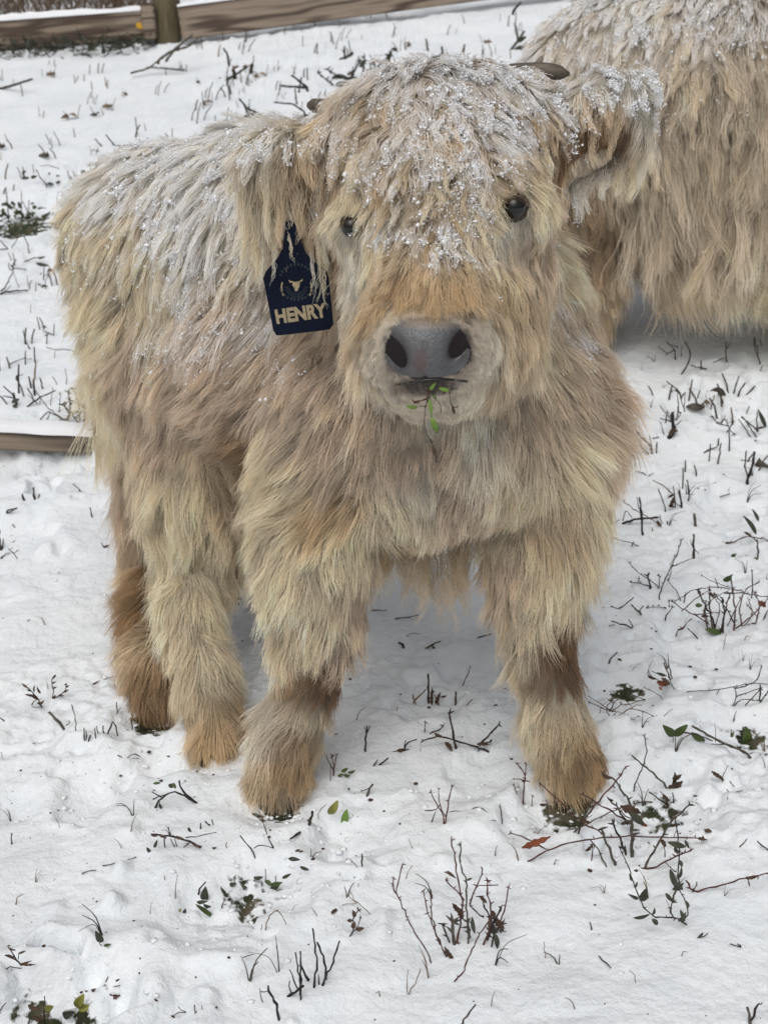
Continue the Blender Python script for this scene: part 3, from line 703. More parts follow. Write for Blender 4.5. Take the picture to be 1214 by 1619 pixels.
# tail
seg(9, (215, 330, 2.17), (165, 480, 2.20), .02, .016)
seg(9, (165, 480, 2.20), (160, 640, 2.19), .016, .010)
V, Q = sdf_mesh(PR)
for _ in range(2):   # relax
    NB = np.zeros_like(V); cnt = np.zeros(len(V))
    for i in range(4):
        np.add.at(NB, Q[:, i], V[Q[:, (i + 1) % 4]]); np.add.at(cnt, Q[:, i], 1)
    V = .5 * V + .5 * NB / np.maximum(cnt, 1)[:, None]
VN, _ = mesh_np(V, Q)
if ((V - V.mean(0)) * VN).sum() < 0: Q = Q[:, ::-1]; VN = -VN
bvh = BVHTree.FromPolygons(V.tolist(), Q.tolist())
CA = P(500, 1270, 1.75)
CTRL = [
 # forelock
 (660, 112, 1.60, 0, 1, 0.036, .30, GREY, 1.0), (600, 130, 1.58, -.5, 1, 0.043, .35, GREY, .8), (720, 118, 1.58, .3, 1, 0.040, .3, GREY, 1.0), (790, 130, 1.58, .5, .9, 0.043, .3, GREY, .95),
 (548, 170, 1.58, -.5, 1, 0.054, .35, TAN, .7), (520, 240, 1.58, -.3, 1, 0.047, .3, TAN, .65), (600, 200, 1.5, -.3, 1, 0.050, .4, TAN, .7), (660, 190, 1.5, -.05, 1, 0.050, .4, TAN, .78),
 (720, 190, 1.5, .25, 1, 0.050, .4, TAN, .72), (790, 190, 1.5, .5, 1, 0.047, .4, GREY, .8), (850, 200, 1.56, .5, 1, 0.043, .35, TAN, .7), (868, 270, 1.57, .3, 1, 0.043, .3, BEIGE, .6),
 (570, 270, 1.5, -.5, 1, 0.043, .35, CREAM, .7), (630, 280, 1.48, -.2, 1, 0.040, .35, TAN, .78), (700, 280, 1.47, .1, 1, 0.040, .35, TAN, .78), (760, 270, 1.48, .5, 1, 0.040, .35, GOLD, .65),
 (600, 330, 1.47, -.4, 1, 0.030, .35, CREAM, .7), (680, 335, 1.45, 0, 1, 0.030, .35, TAN, .72), (740, 335, 1.45, .3, 1, 0.032, .3, CREAM, .6),
 # eyes and cheeks
 (545, 330, 1.52, -.5, .8, .022, .25, CREAM, .3), (545, 395, 1.52, -.2, 1, .018, .2, PALE, 0), (560, 440, 1.5, -.3, 1, .02, .2, PALE, 0), (585, 375, 1.47, .3, 1, .02, .2, CREAM, .3),
 (800, 300, 1.48, .5, .5, .026, .35, CREAM, .2), (850, 310, 1.5, .8, .8, .035, .3, CREAM, .1), (800, 362, 1.47, -.2, 1, .018, .2, PALE, 0), (850, 370, 1.5, .2, 1, .03, .25, BEIGE, .1), (880, 420, 1.55, .3, 1, .045, .3, CREAM, .3),
 (690, 385, 1.43, 0, 1, .038, .4, TAN, .75), (640, 400, 1.42, -.4, 1, .042, .4, TAN, .5), (745, 400, 1.43, .4, 1, .045, .4, TAN, .5),
 (660, 435, 1.40, -.2, 1, .042, .5, GOLD, .2), (720, 440, 1.40, .4, .9, .045, .5, GOLD, .2), (690, 470, 1.38, .2, .8, .030, .5, GOLD, 0), (625, 460, 1.4, -.7, .7, .04, .45, GOLD, .1), (770, 460, 1.42, .5, .8, .045, .4, GOLD, .1),
 (590, 500, 1.42, -.5, 1, .04, .35, GOLD, 0), (570, 560, 1.46, -.5, 1, .045, .35, TAN, 0), (820, 480, 1.47, .4, 1, .05, .35, TAN, .2), (800, 540, 1.46, .3, 1, .045, .3, TAN, 0), (850, 540, 1.52, .4, 1, .05, .35, CREAM, .1), (790, 600, 1.48, .2, 1, .04, .3, TAN, 0),
 # muzzle
 (603, 540, 1.42, -.8, .4, .007, .3, SMUDGE, 0), (606, 570, 1.42, -.8, .4, .007, .3, SMUDGE, 0), (748, 520, 1.42, .8, .2, .007, .3, SMUDGE, 0), (748, 550, 1.42, .8, .4, .007, .3, SMUDGE, 0), (680, 613, 1.43, .1, 1, .004, .15, (.16, .12, .105), 0), (655, 614, 1.43, -.1, 1, .004, .15, (.17, .13, .11), 0), (706, 612, 1.43, .1, 1, .004, .15, (.17, .13, .11), 0), (680, 628, 1.43, .1, 1, .008, .25, (.50, .43, .36), 0),
 (590, 545, 1.43, -.8, .4, .012, .35, PALE, 0), (586, 590, 1.44, -.7, .6, .012, .35, PALE, 0), (778, 540, 1.44, .9, .4, .014, .35, PALE, 0), (780, 585, 1.45, .7, .7, .014, .35, PALE, 0), (765, 508, 1.43, .8, .1, .012, .35, PALE, 0), (603, 508, 1.42, -.7, .1, .010, .35, PALE, 0), (610, 635, 1.45, -.5, 1, .014, .3, PALE, 0), (760, 620, 1.46, .5, 1, .02, .3, PALE, 0),
 (600, 530, 1.42, -.8, .3, .007, .35, PALE, 0), (598, 580, 1.42, -.8, .5, .008, .35, PALE, 0), (620, 612, 1.43, -.5, 1, .009, .3, PALE, 0), (758, 530, 1.42, .9, .3, .008, .35, PALE, 0), (765, 580, 1.43, .8, .6, .010, .35, PALE, 0), (640, 497, 1.385, -.2, -.4, .006, .3, GREY, 0), (675, 503, 1.38, 0, -.4, .006, .3, GREY, 0), (715, 495, 1.385, .2, -.4, .006, .3, GREY, 0),
 (650, 632, 1.43, -.3, 1, .010, .3, PALE, 0), (690, 632, 1.43, .1, 1, .010, .3, PALE, 0), (730, 630, 1.44, .5, 1, .014, .3, PALE, 0), (680, 665, 1.45, 0, 1, .018, .3, PALE, .1), (640, 665, 1.46, -.3, 1, .02, .3, BEIGE, .2), (740, 670, 1.48, .2, 1, .04, .3, PALE, .1),
 # neck, chest
 (600, 660, 1.52, -.3, 1, .05, .3, BEIGE, .1), (560, 640, 1.55, -.5, 1, .055, .3, BEIGE, .25), (620, 740, 1.52, .1, 1, .028, .35, BEIGE, 0), (680, 720, 1.5, 0, 1, .028, .35, BEIGE, 0), (660, 780, 1.5, .2, .8, .026, .35, PALE, 0), (720, 780, 1.5, -.2, 1, .028, .35, BEIGE, 0), (750, 720, 1.53, .1, 1, .055, .3, PALE, 0),
 (850, 640, 1.58, .4, 1, .05, .3, BEIGE, 0), (820, 760, 1.55, -.1, 1, .05, .3, CREAM, 0), (620, 810, 1.52, 0, .6, .034, .35, CREAM, 0), (700, 820, 1.5, .3, .9, .034, .35, BEIGE, 0), (780, 840, 1.54, -.3, 1, .034, .3, CREAM, 0), (680, 880, 1.54, 0, 1, .034, .3, CREAM, 0), (760, 880, 1.56, 0, 1, .034, .3, BEIGE, 0),
 (640, 890, 1.74, .1, 1, .05, .2, TAN, 0), (740, 900, 1.74, .0, 1, .05, .2, TAN, 0), (690, 900, 1.78, .1, 1, .05, .2, TAN, 0), (600, 850, 1.80, 0, 1, .05, .2, TAN, 0),
 # left shoulder
 (500, 560, 1.62, -.7, .9, .055, .3, BEIGE, .45), (480, 640, 1.6, -.8, .7, .055, .3, BEIGE, .3), (440, 700, 1.6, -1, .4, .06, .3, CREAM, .1), (530, 700, 1.57, -.6, .8, .055, .35, BEIGE, .1), (480, 780, 1.57, -1, .35, .06, .35, CREAM, 0), (540, 800, 1.57, -.6, .5, .055, .4, GOLD, 0), (560, 850, 1.57, .1, 1, .05, .35, CREAM, 0),
 (420, 800, 1.6, -1, .5, .06, .35, CREAM, 0), (440, 900, 1.59, -.7, 1, .06, .35, CREAM, 0), (510, 920, 1.57, -.3, 1, .06, .35, CREAM, 0), (570, 960, 1.6, .4, 1, .05, .35, BEIGE, 0), (440, 1000, 1.59, -.5, 1, .055, .35, CREAM, 0), (560, 1030, 1.6, .3, 1, .04, .35, BEIGE, 0), (500, 990, 1.57, -.2, 1, .05, .3, CREAM, 0),
 (500, 1062, 1.58, 0, 1, .032, .3, BROWN, 0), (525, 1065, 1.58, .2, 1, .03, .3, BROWN, 0), (515, 1095, 1.58, .2, 1, .03, .3, BROWN, 0), (460, 1085, 1.58, -.6, 1, .035, .35, DK, 0), (440, 1125, 1.57, -.7, .8, .045, .4, PALE, 0), (490, 1130, 1.55, .1, 1, .035, .35, CREAM, 0), (410, 1160, 1.57, -1, .5, .04, .4, PALE, 0), (440, 1190, 1.55, -.1, 1, .035, .3, DK, 0), (460, 1215, 1.55, 0, 1, .035, .3, DK, 0), (450, 1180, 1.55, .1, 1, .03, .3, TAN, 0), (495, 1190, 1.56, .4, 1, .03, .3, CREAM, 0), (400, 1230, 1.57, -.5, 1, .055, .3, TAN, .1), (450, 1240, 1.54, 0, 1, .036, .35, TAN, .1), (490, 1240, 1.56, .3, 1, .036, .35, TAN, .1),
 (450, 1050, 1.58, -.5, 1, .04, .35, CREAM, 0), (500, 1040, 1.57, 0, 1, .04, .3, CREAM, 0), (535, 1085, 1.59, .2, 1, .03, .3, BROWN, 0), (420, 1205, 1.56, -.3, 1, .04, .35, TAN, 0), (480, 1200, 1.55, .1, 1, .035, .3, DK, 0), (430, 1215, 1.55, 0, 1, .04, .3, GOLD, 0), (455, 1170, 1.55, 0, 1, .03, .3, DK, 0), (480, 1230, 1.55, .1, 1, .04, .3, GOLD, 0), (905, 1160, 1.55, .2, 1, .03, .3, GOLD, 0), (930, 1200, 1.56, .4, 1, .04, .3, DK, 0),
 # right shoulder
 (905, 350, 1.62, .4, 1, .035, .3, PALE, 1.0), (930, 420, 1.65, .6, 1, .04, .3, PALE, 1.0), (960, 500, 1.68, .8, .8, .05, .35, GREY, .75), (900, 500, 1.6, .3, 1, .045, .3, BEIGE, .3), (930, 560, 1.64, 1, .4, .07, .4, BEIGE, .2), (970, 620, 1.68, 1, .1, .085, .45, BEIGE, .1), (960, 700, 1.68, 1, .35, .08, .4, BEIGE, 0), (890, 620, 1.6, .7, .7, .05, .3, BEIGE, .1),
 (900, 720, 1.6, .9, .5, .065, .35, CREAM, 0), (940, 800, 1.65, .8, .6, .07, .4, CREAM, 0), (870, 830, 1.6, .3, 1, .06, .35, TAN, 0), (930, 880, 1.63, .6, .9, .06, .35, CREAM, 0), (870, 900, 1.61, .3, 1, .055, .35, CREAM, 0), (810, 910, 1.62, 0, 1, .045, .3, BEIGE, 0),
 (920, 940, 1.63, .4, 1, .05, .35, CREAM, 0), (850, 970, 1.6, -.1, 1, .05, .3, CREAM, 0), (880, 1005, 1.6, .1, 1, .03, .25, BROWN, 0), (885, 1030, 1.6, .1, 1, .03, .25, BROWN, 0), (890, 1060, 1.59, .1, 1, .03, .25, BROWN, 0), (900, 1015, 1.6, .1, 1, .03, .25, BROWN, 0), (830, 1020, 1.6, -.3, 1, .05, .3, CREAM, 0), (825, 1050, 1.6, -.2, 1, .045, .3, CREAM, 0), (895, 1035, 1.6, .1, 1, .028, .25, BROWN, 0), (870, 1040, 1.6, .1, 1, .028, .25, BROWN, 0), (505, 1080, 1.58, .1, 1, .03, .3, BROWN, 0), (850, 990, 1.6, 0, 1, .045, .3, CREAM, 0), (850, 1090, 1.58, -.2, 1, .045, .3, CREAM, 0), (910, 1100, 1.58, .2, 1, .035, .3, CREAM, 0), (840, 1160, 1.58, -.3, 1, .045, .3, CREAM, .1), (890, 1160, 1.56, .2, 1, .035, .3, TAN, 0), (900, 1190, 1.55, .2, 1, .035, .3, DK, 0), (925, 1180, 1.55, .3, 1, .035, .3, DK, 0), (930, 1210, 1.56, .6, .9, .045, .35, GOLD, 0), (870, 1225, 1.55, .1, 1, .034, .35, TAN, 0), (910, 1230, 1.55, .3, 1, .034, .35, GOLD, 0),
 # torso
 (290, 222, 2.0, -.6, .6, .035, .3, PALE, 1.35), (400, 225, 1.92, -.4, .8, .04, .3, PALE, 1.4), (200, 290, 2.0, -.7, .8, .042, .3, PALE, 1.35), (300, 300, 1.9, -.7, .8, .042, .3, PALE, 1.35), (400, 300, 1.82, -.6, .9, .045, .3, PALE, 1.0), (340, 250, 1.95, -.6, .9, .04, .3, PALE, 1.0), (350, 350, 1.84, -.7, .9, .05, .3, PALE, .95), (125, 370, 2.05, -.9, .6, .05, .35, CREAM, .55), (105, 450, 2.08, -1, .35, .055, .4, CREAM, .3), (190, 390, 1.94, -.8, .75, .06, .3, CREAM, .7),
 (280, 390, 1.86, -.75, .85, .06, .3, CREAM, .8), (370, 400, 1.8, -.7, .9, .06, .3, CREAM, .85), (160, 500, 1.95, -1, .45, .06, .35, CREAM, .4), (250, 490, 1.87, -.8, .7, .06, .3, CREAM, .65), (340, 500, 1.8, -.7, .8, .065, .3, BEIGE, .75), (430, 480, 1.75, -.7, .9, .06, .3, GREY, .75),
 (140, 580, 2.0, -1, .6, .055, .35, CREAM, .1), (220, 580, 1.9, -.8, .5, .06, .35, BEIGE, .4), (310, 590, 1.82, -1, .35, .065, .3, BEIGE, .45), (400, 590, 1.76, -.9, .5, .06, .3, BEIGE, .4), (450, 560, 1.72, -.7, .8, .055, .3, BEIGE, .45),
 (170, 670, 2.0, -.5, 1, .055, .35, CREAM, 0), (250, 660, 1.9, -.4, 1, .06, .3, BEIGE, .1), (340, 670, 1.83, -.8, .4, .055, .3, BEIGE, .1), (390, 700, 1.8, -.6, .5, .05, .3, DK, 0), (360, 760, 1.85, -.2, 1, .05, .3, TAN, 0),  # the dark brown control paints the shaded valley between foreleg and flank
 (280, 760, 1.86, -.2, 1, .06, .3, CREAM, 0), (210, 780, 2.0, -.5, 1, .06, .35, BEIGE, 0), (330, 840, 1.86, 0, 1, .06, .3, CREAM, 0), (380, 860, 1.9, .1, 1, .055, .3, CREAM, 0), (260, 860, 1.88, -.3, 1, .06, .35, CREAM, 0), (215, 880, 2.0, -.6, 1, .065, .4, TAN, 0),
 (300, 920, 1.86, -.1, 1, .05, .3, CREAM, 0), (240, 910, 1.95, -.2, 1, .045, .3, DK, 0), (310, 980, 1.84, 0, 1, .05, .3, CREAM, 0), (350, 960, 1.86, .1, 1, .045, .3, CREAM, 0), (310, 1050, 1.8, 0, 1, .05, .3, CREAM, 0), (350, 1070, 1.8, .4, 1, .045, .3, CREAM, 0), (370, 1120, 1.78, .6, .8, .04, .35, GOLD, 0), (310, 1120, 1.77, -.2, 1, .045, .3, TAN, 0), (335, 1150, 1.77, 0, 1, .048, .35, GOLD, 0),
 (215, 960, 2.05, -.4, 1, .05, .35, DK, 0), (210, 1030, 2.0, -.7, 1, .055, .4, TAN, 0), (230, 1080, 1.92, -.1, 1, .04, .3, DK, 0), (245, 1100, 1.92, .1, 1, .05, .35, DK, 0),
 # ears
 (440, 222, 1.61, -.3, 1, .045, .3, PALE, 1.0), (500, 225, 1.6, .0, 1, .06, .3, TAN, .4), (400, 260, 1.61, -.4, 1, .055, .3, CREAM, .65), (440, 280, 1.59, -.05, 1, .065, .25, TAN, .35), (480, 290, 1.59, .15, 1, .06, .25, DK, .3), (405, 340, 1.6, -.1, 1, .07, .2, CREAM, .15), (455, 345, 1.6, .2, 1, .06, .2, TAN, .1), (500, 330, 1.6, .2, 1, .05, .2, DK, .1), (510, 280, 1.6, .2, 1, .045, .2, DK, .2), (460, 250, 1.6, 0, 1, .055, .3, TAN, .5),
 (960, 122, 1.62, .1, 1, .020, .3, PALE, 1.4), (920, 135, 1.62, .1, 1, .022, .3, PALE, 1.2), (1015, 140, 1.63, .4, 1, .022, .3, PALE, 1.3), (1025, 180, 1.63, .4, 1, .022, .3, PALE, 1.1), (920, 160, 1.61, 0, 1, .036, .3, TAN, .8), (970, 175, 1.61, 0, 1, .03, .3, TAN, .6), (1020, 210, 1.64, .1, 1, .04, .25, PALE, .6), (945, 235, 1.62, -.1, 1, .02, .2, BROWN, 0), (985, 215, 1.62, -.1, 1, .02, .2, BROWN, 0), (925, 240, 1.61, -.1, 1, .02, .2, BROWN, 0), (930, 225, 1.61, -.1, 1, .025, .25, BROWN, .1), (975, 225, 1.62, -.2, 1, .02, .25, BROWN, 0), (950, 245, 1.62, -.2, 1, .02, .25, BROWN, 0), (910, 250, 1.62, -.2, 1, .025, .25, DK, 0), (960, 205, 1.62, 0, 1, .025, .25, DK, .2), (940, 285, 1.62, -.6, .8, .022, .3, PALE, 0), (1000, 255, 1.64, -.1, 1, .03, .25, CREAM, .1), (900, 240, 1.6, .1, 1, .05, .25, DK, .4),
 # tail
 (170, 450, 2.2, -.2, 1, .06, .3, CREAM, .2), (158, 640, 2.2, -.05, 1, .13, .15, CREAM, 0), (165, 560, 2.2, -.1, 1, .10, .2, CREAM, 0),
]
ctrl = make_controls(CTRL, bvh)
# skin: colour from the nearest controls
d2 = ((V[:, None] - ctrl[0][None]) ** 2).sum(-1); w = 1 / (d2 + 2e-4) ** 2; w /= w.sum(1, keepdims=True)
skin_col = (w @ ctrl[4]) * .35  # dimmed to deepen the painted shade in gaps of the fur
def proj(p):
    rel = p - CAM; dd = rel @ FWD; return 607 + rel[:, 0] / dd * FPX, 809.5 - (rel @ UP) / dd * FPX
_u, _v = proj(V); _near = (V[:, 1] < 1.50)
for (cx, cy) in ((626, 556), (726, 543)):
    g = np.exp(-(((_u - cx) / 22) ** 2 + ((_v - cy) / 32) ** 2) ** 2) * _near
    skin_col = skin_col * (1 - g[:, None]) + np.array([.008, .006, .006]) * g[:, None]  # near-black painted on the skin to stand for the nostril's dark inside
_bl = _near & (((_u - 676) / 74) ** 2 + ((_v - 552) / 52) ** 2 < 1)
_mz = _near & (_u > 570) & (_u < 790) & (_v > 490) & (_v < 690) & ~_bl
skin_col[_mz] = np.array([.50, .43, .34])
skin_col[_bl] = np.array([.014, .010, .011])
_lp = _near & (((_u - 680) / 44) ** 2 + ((_v - 612) / 15) ** 2 < 1)
skin_col[_lp] = np.array([.06, .045, .04])
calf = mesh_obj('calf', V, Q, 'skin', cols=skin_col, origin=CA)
tag(calf, 'shaggy cream Highland calf standing in the snow, facing the camera, chewing a sprig', 'calf')
PA = np.array([x[0] for x in PR]); PB = np.array([x[1] for x in PR])
def calf_regions(p):
    best = np.full(len(p), 9.); reg = np.zeros(len(p), int)
    for (a, b, ra, rb), rg in zip(PR, PREG):
        d = seg_d(p, a, b, ra, rb); m = d < best; best[m] = d[m]; reg[m] = rg
    return reg
EYE_R, EYE_L = P(813, 327, 1.492), P(553, 357, 1.535)
def on_surface(u, v, back=0.0):
    d = Vector(ray(u, v)).normalized(); h = bvh.ray_cast(Vector(CAM), d, 20)
    return (np.array(h[0]), np.array(h[1])) if h[0] is not None else (None, None)
sR, nR = on_surface(813, 327); sL, nL = on_surface(555, 358)
EYE_R = sR if sR is not None else EYE_R
EYE_L = sL if sL is not None else EYE_L
print('EYES', EYE_R, EYE_L, sR, sL)
NOSE_C = P(675, 553, 1.385)
sN, nN = on_surface(675, 553); NOSE_S = sN if sN is not None else NOSE_C
sM, _ = on_surface(675, 612); print('nose surf', sN, nN, 'mouth', sM)
sN1, _ = on_surface(618, 553); sN2, _ = on_surface(733, 545)
def dens(c):
    d = np.linalg.norm(c - P(690, 250, 1.55), axis=1)
    h = np.exp(-(d / .25) ** 2); d2 = np.linalg.norm(c - NOSE_S, axis=1)
    return 1 + 1.0 * h + 8 * np.exp(-(d2 / .065) ** 2)
EXC = [(EYE_R, .0145), (EYE_R + UP * .013 - RIGHT * .006, .011), (EYE_L, .0125), (EYE_L + UP * .012 + RIGHT * .004, .009),]
if sM is not None: EXC += [(sM + k * RIGHT, .0075) for k in ()]
Pt, sn, nrm, own = fur('calf', V, Q, ctrl, 290000, calf_regions, ['coat', 'face_hair', 'forelock', 'ear_hair', 'ear_hair', 'leg_hair', 'leg_hair', 'leg_hair', 'leg_hair', 'tail'], calf, 11, exclude=EXC, dens=dens, wavef=lambda q: .35 + 1.25 * np.exp(-(np.linalg.norm(q - P(690, 250, 1.55), axis=1) / .2) ** 2))
r = np.random.default_rng(5)
cand = np.where((sn > .45))[0]; pick = r.choice(cand, 70000, p=(lambda q: q / q.sum())(np.clip(sn[cand] - .38, 0, .7) ** 1.1))
# gather crumbs in patches
pk = pick[vn(Pt[pick, 5, 0] * 55, Pt[pick, 5, 1] * 55, Pt[pick, 5, 2] * 55, s=77) + .5 * vn(Pt[pick, 5, 0] * 160, Pt[pick, 5, 1] * 160, Pt[pick, 5, 2] * 160, s=78) > .05]
pk = pk[np.linalg.norm(Pt[pk, 0] - NOSE_S, axis=1) > .075]
pts = Pt[pk, r.integers(4, 9, len(pk))] + nrm[pk] * .0015
crumbs('snow_dusting', pts, np.clip(r.lognormal(-7.2, .5, len(pk)), .0003, .0026), calf, 9)

LR = np.random.default_rng(31)
# fringe under the belly
rt, dr, ll, cc_ = [], [], [], []
for i in range(60):
    u = LR.uniform(598, 785); y = LR.uniform(1.66, 1.76); v = 858 + LR.uniform(-25, 14) - .0006 * (u - 690) ** 2
    rt.append(P(u, v, y)); dr.append([LR.normal(0, .25), LR.normal(0, .2), -1]); ll.append(LR.uniform(.03, .115) * (1.15 if 610 < u < 760 else .6)); cc_.append([TAN, GOLD, CREAM, TAN][i % 4])
locks('belly_fringe', rt, dr, ll, cc_, calf, 41, 22, .008, .00026, .010, conv=.8)
# long ear hair that falls over the tag, wisps of the other ear, tail wisp
rt, dr, ll, cc_ = [], [], [], []
for (u, v, y, dx, l, c) in ((405, 330, 1.60, -.1, .085, CREAM), (418, 345, 1.595, 0, .075, PALE), (432, 340, 1.585, .15, .06, CREAM), (395, 300, 1.60, -.2, .09, CREAM), (480, 330, 1.58, .3, .075, TAN), (495, 340, 1.58, .35, .08, CREAM), (505, 320, 1.575, .25, .075, PALE), (470, 300, 1.57, .1, .06, TAN), (445, 290, 1.57, -.05, .07, TAN), (425, 270, 1.58, -.1, .085, CREAM), (512, 300, 1.575, .2, .08, CREAM), (385, 280, 1.61, -.2, .07, CREAM), (460, 330, 1.575, .1, .035, CREAM), (450, 335, 1.575, -.1, .03, PALE)):
    rt.append(P(u, v, y)); dr.append([dx, -.15, -1]); ll.append(l); cc_.append(c)
locks('ear_hair', rt, dr, ll, cc_, calf, 43, 70, .006, .00026, .004)
rt, dr, ll, cc_ = [], [], [], []
for (u, v, y, dx, l, c) in ((1012, 225, 1.64, -.05, .07, PALE), (1024, 190, 1.645, 0, .075, PALE), (1006, 245, 1.64, -.1, .055, CREAM), (1028, 165, 1.65, .05, .05, PALE), (955, 275, 1.625, -.1, .03, PALE), (980, 262, 1.63, -.1, .035, CREAM), (940, 180, 1.605, 0, .06, TAN), (970, 190, 1.605, .05, .045, TAN)):
    rt.append(P(u, v, y)); dr.append([dx, -.1, -1]); ll.append(l); cc_.append(c)
locks('ear_hair', rt, dr, ll, cc_, calf, 44, 60, .006, .00026, .004)
locks('tail', [P(158, 640, 2.19), P(152, 660, 2.19), P(165, 650, 2.19)], [[-.1, 0, -1], [-.05, 0, -1], [.05, 0, -1]], [.15, .13, .14], [CREAM, CREAM, TAN], calf, 45, 60, .006, .0003, .006)
locks('ear_hair', [P(500, 372, 1.556), P(492, 400, 1.556), P(455, 372, 1.556), P(436, 398, 1.556), P(512, 420, 1.557)], [[.1, 0, -1], [.15, 0, -1], [.35, 0, -1], [-.2, 0, -1], [0, 0, -1]], [.075, .06, .03, .04, .05], [CREAM, PALE, CREAM, PALE, CREAM], calf, 48, 9, .0016, .00022, .003, conv=.5)
# curls over the brow, tips reaching down beside the eyes and over the bridge of the nose
rt, dr, ll, cc_ = [], [], [], []
for i in range(46):
    u = LR.uniform(545, 850); v = LR.uniform(150, 400 if 600 < u < 780 else 270)
    q, n_ = on_surface(u, v)
    if q is None: continue
    rt.append(q - FWD * .006); dr.append([(u - 690) / 150 + LR.normal(0, .3), -.9, -.25]); ll.append(LR.uniform(.03, .055)); cc_.append([CREAM, TAN, GOLD, PALE, CREAM][i % 5])
locks('forelock', rt, dr, ll, cc_, calf, 46, 34, .0035, .00028, .004, conv=.9)
# eyes
def uv_sphere(c, rx, ry, rz, n=24, m=16):
    V = []; F = []
    for i in range(m + 1):
        a = math.pi * i / m
        for j in range(n):
            b = 2 * math.pi * j / n; V.append([c[0] + rx * math.sin(a) * math.cos(b), c[1] + ry * math.sin(a) * math.sin(b), c[2] + rz * math.cos(a)])
    for i in range(m):
        for j in range(n): F.append([i * n + j, (i + 1) * n + j, (i + 1) * n + (j + 1) % n, i * n + (j + 1) % n])
    return V, F
def make_eye(c, nrm_, r, rot, scl, inset):
    nrm_ = nrm_ if nrm_ @ FWD < 0 else -nrm_
    ax = nrm_ * .6 - FWD * .4; ax /= np.linalg.norm(ax)
    c = c - ax * inset
    V_, F_ = uv_sphere((0, 0, 0), r, r, r)
    e = mesh_obj('eye', np.array(V_) + c, F_, 'eye_black', calf, origin=c)
    rx = np.cross(ax, UP); rx /= np.linalg.norm(rx); 
    if rx @ RIGHT < 0: rx = -rx
    uy = np.cross(rx, ax); uy = uy if uy @ UP > 0 else -uy
    VV, FF = [], []; n = 36
    for i in range(n):
        a = 2 * math.pi * i / n; ca, sa = math.cos(a), math.sin(a)
        for q, (rr, dep) in enumerate(((.90, .30), (.97, .44), (1.05, .46), (1.25, .2), (1.5, -.4))):
            x = ca * rr * r * scl[0]; y = sa * rr * r * scl[1] * (1.12 if sa > 0 and q > 2 else 1)
            X_ = x * math.cos(rot) - y * math.sin(rot); Y_ = x * math.sin(rot) + y * math.cos(rot)
            VV.append(c + rx * X_ + uy * Y_ + ax * dep * r)
    for i in range(n):
        for q in range(4): FF.append([i * 5 + q, ((i + 1) % n) * 5 + q, ((i + 1) % n) * 5 + q + 1, i * 5 + q + 1])
    mesh_obj('eyelid', VV, FF, 'eyelid', calf)
    # lashes
    VV, FF = [], []
    for k in range(26):
        a = .35 + 2.5 * k / 25; b0 = c + rx * math.cos(a + rot) * r * scl[0] * .98 + uy * math.sin(a + rot) * r * scl[1] * .98 + ax * .5 * r
        d = rx * math.cos(a + rot) * .8 + uy * (math.sin(a) * .1 - .55) + ax * 1.0; d /= np.linalg.norm(d)
        L = .011 * random.uniform(.7, 1.15)
        v, f = tube([b0, b0 + d * L * .5, b0 + d * L + np.array([0, 0, -.004])], [.0003, .00025, .0001], 4); FF += [[q + len(VV) for q in ff] for ff in f]; VV += v.tolist()
    mesh_obj('eyelashes', VV, FF, 'tan_stem', calf)
make_eye(EYE_R, nR, .0142, .35, (1.0, .84), .0025)
make_eye(EYE_L, nL, .0118, -.65, (1.0, .68), .0025)

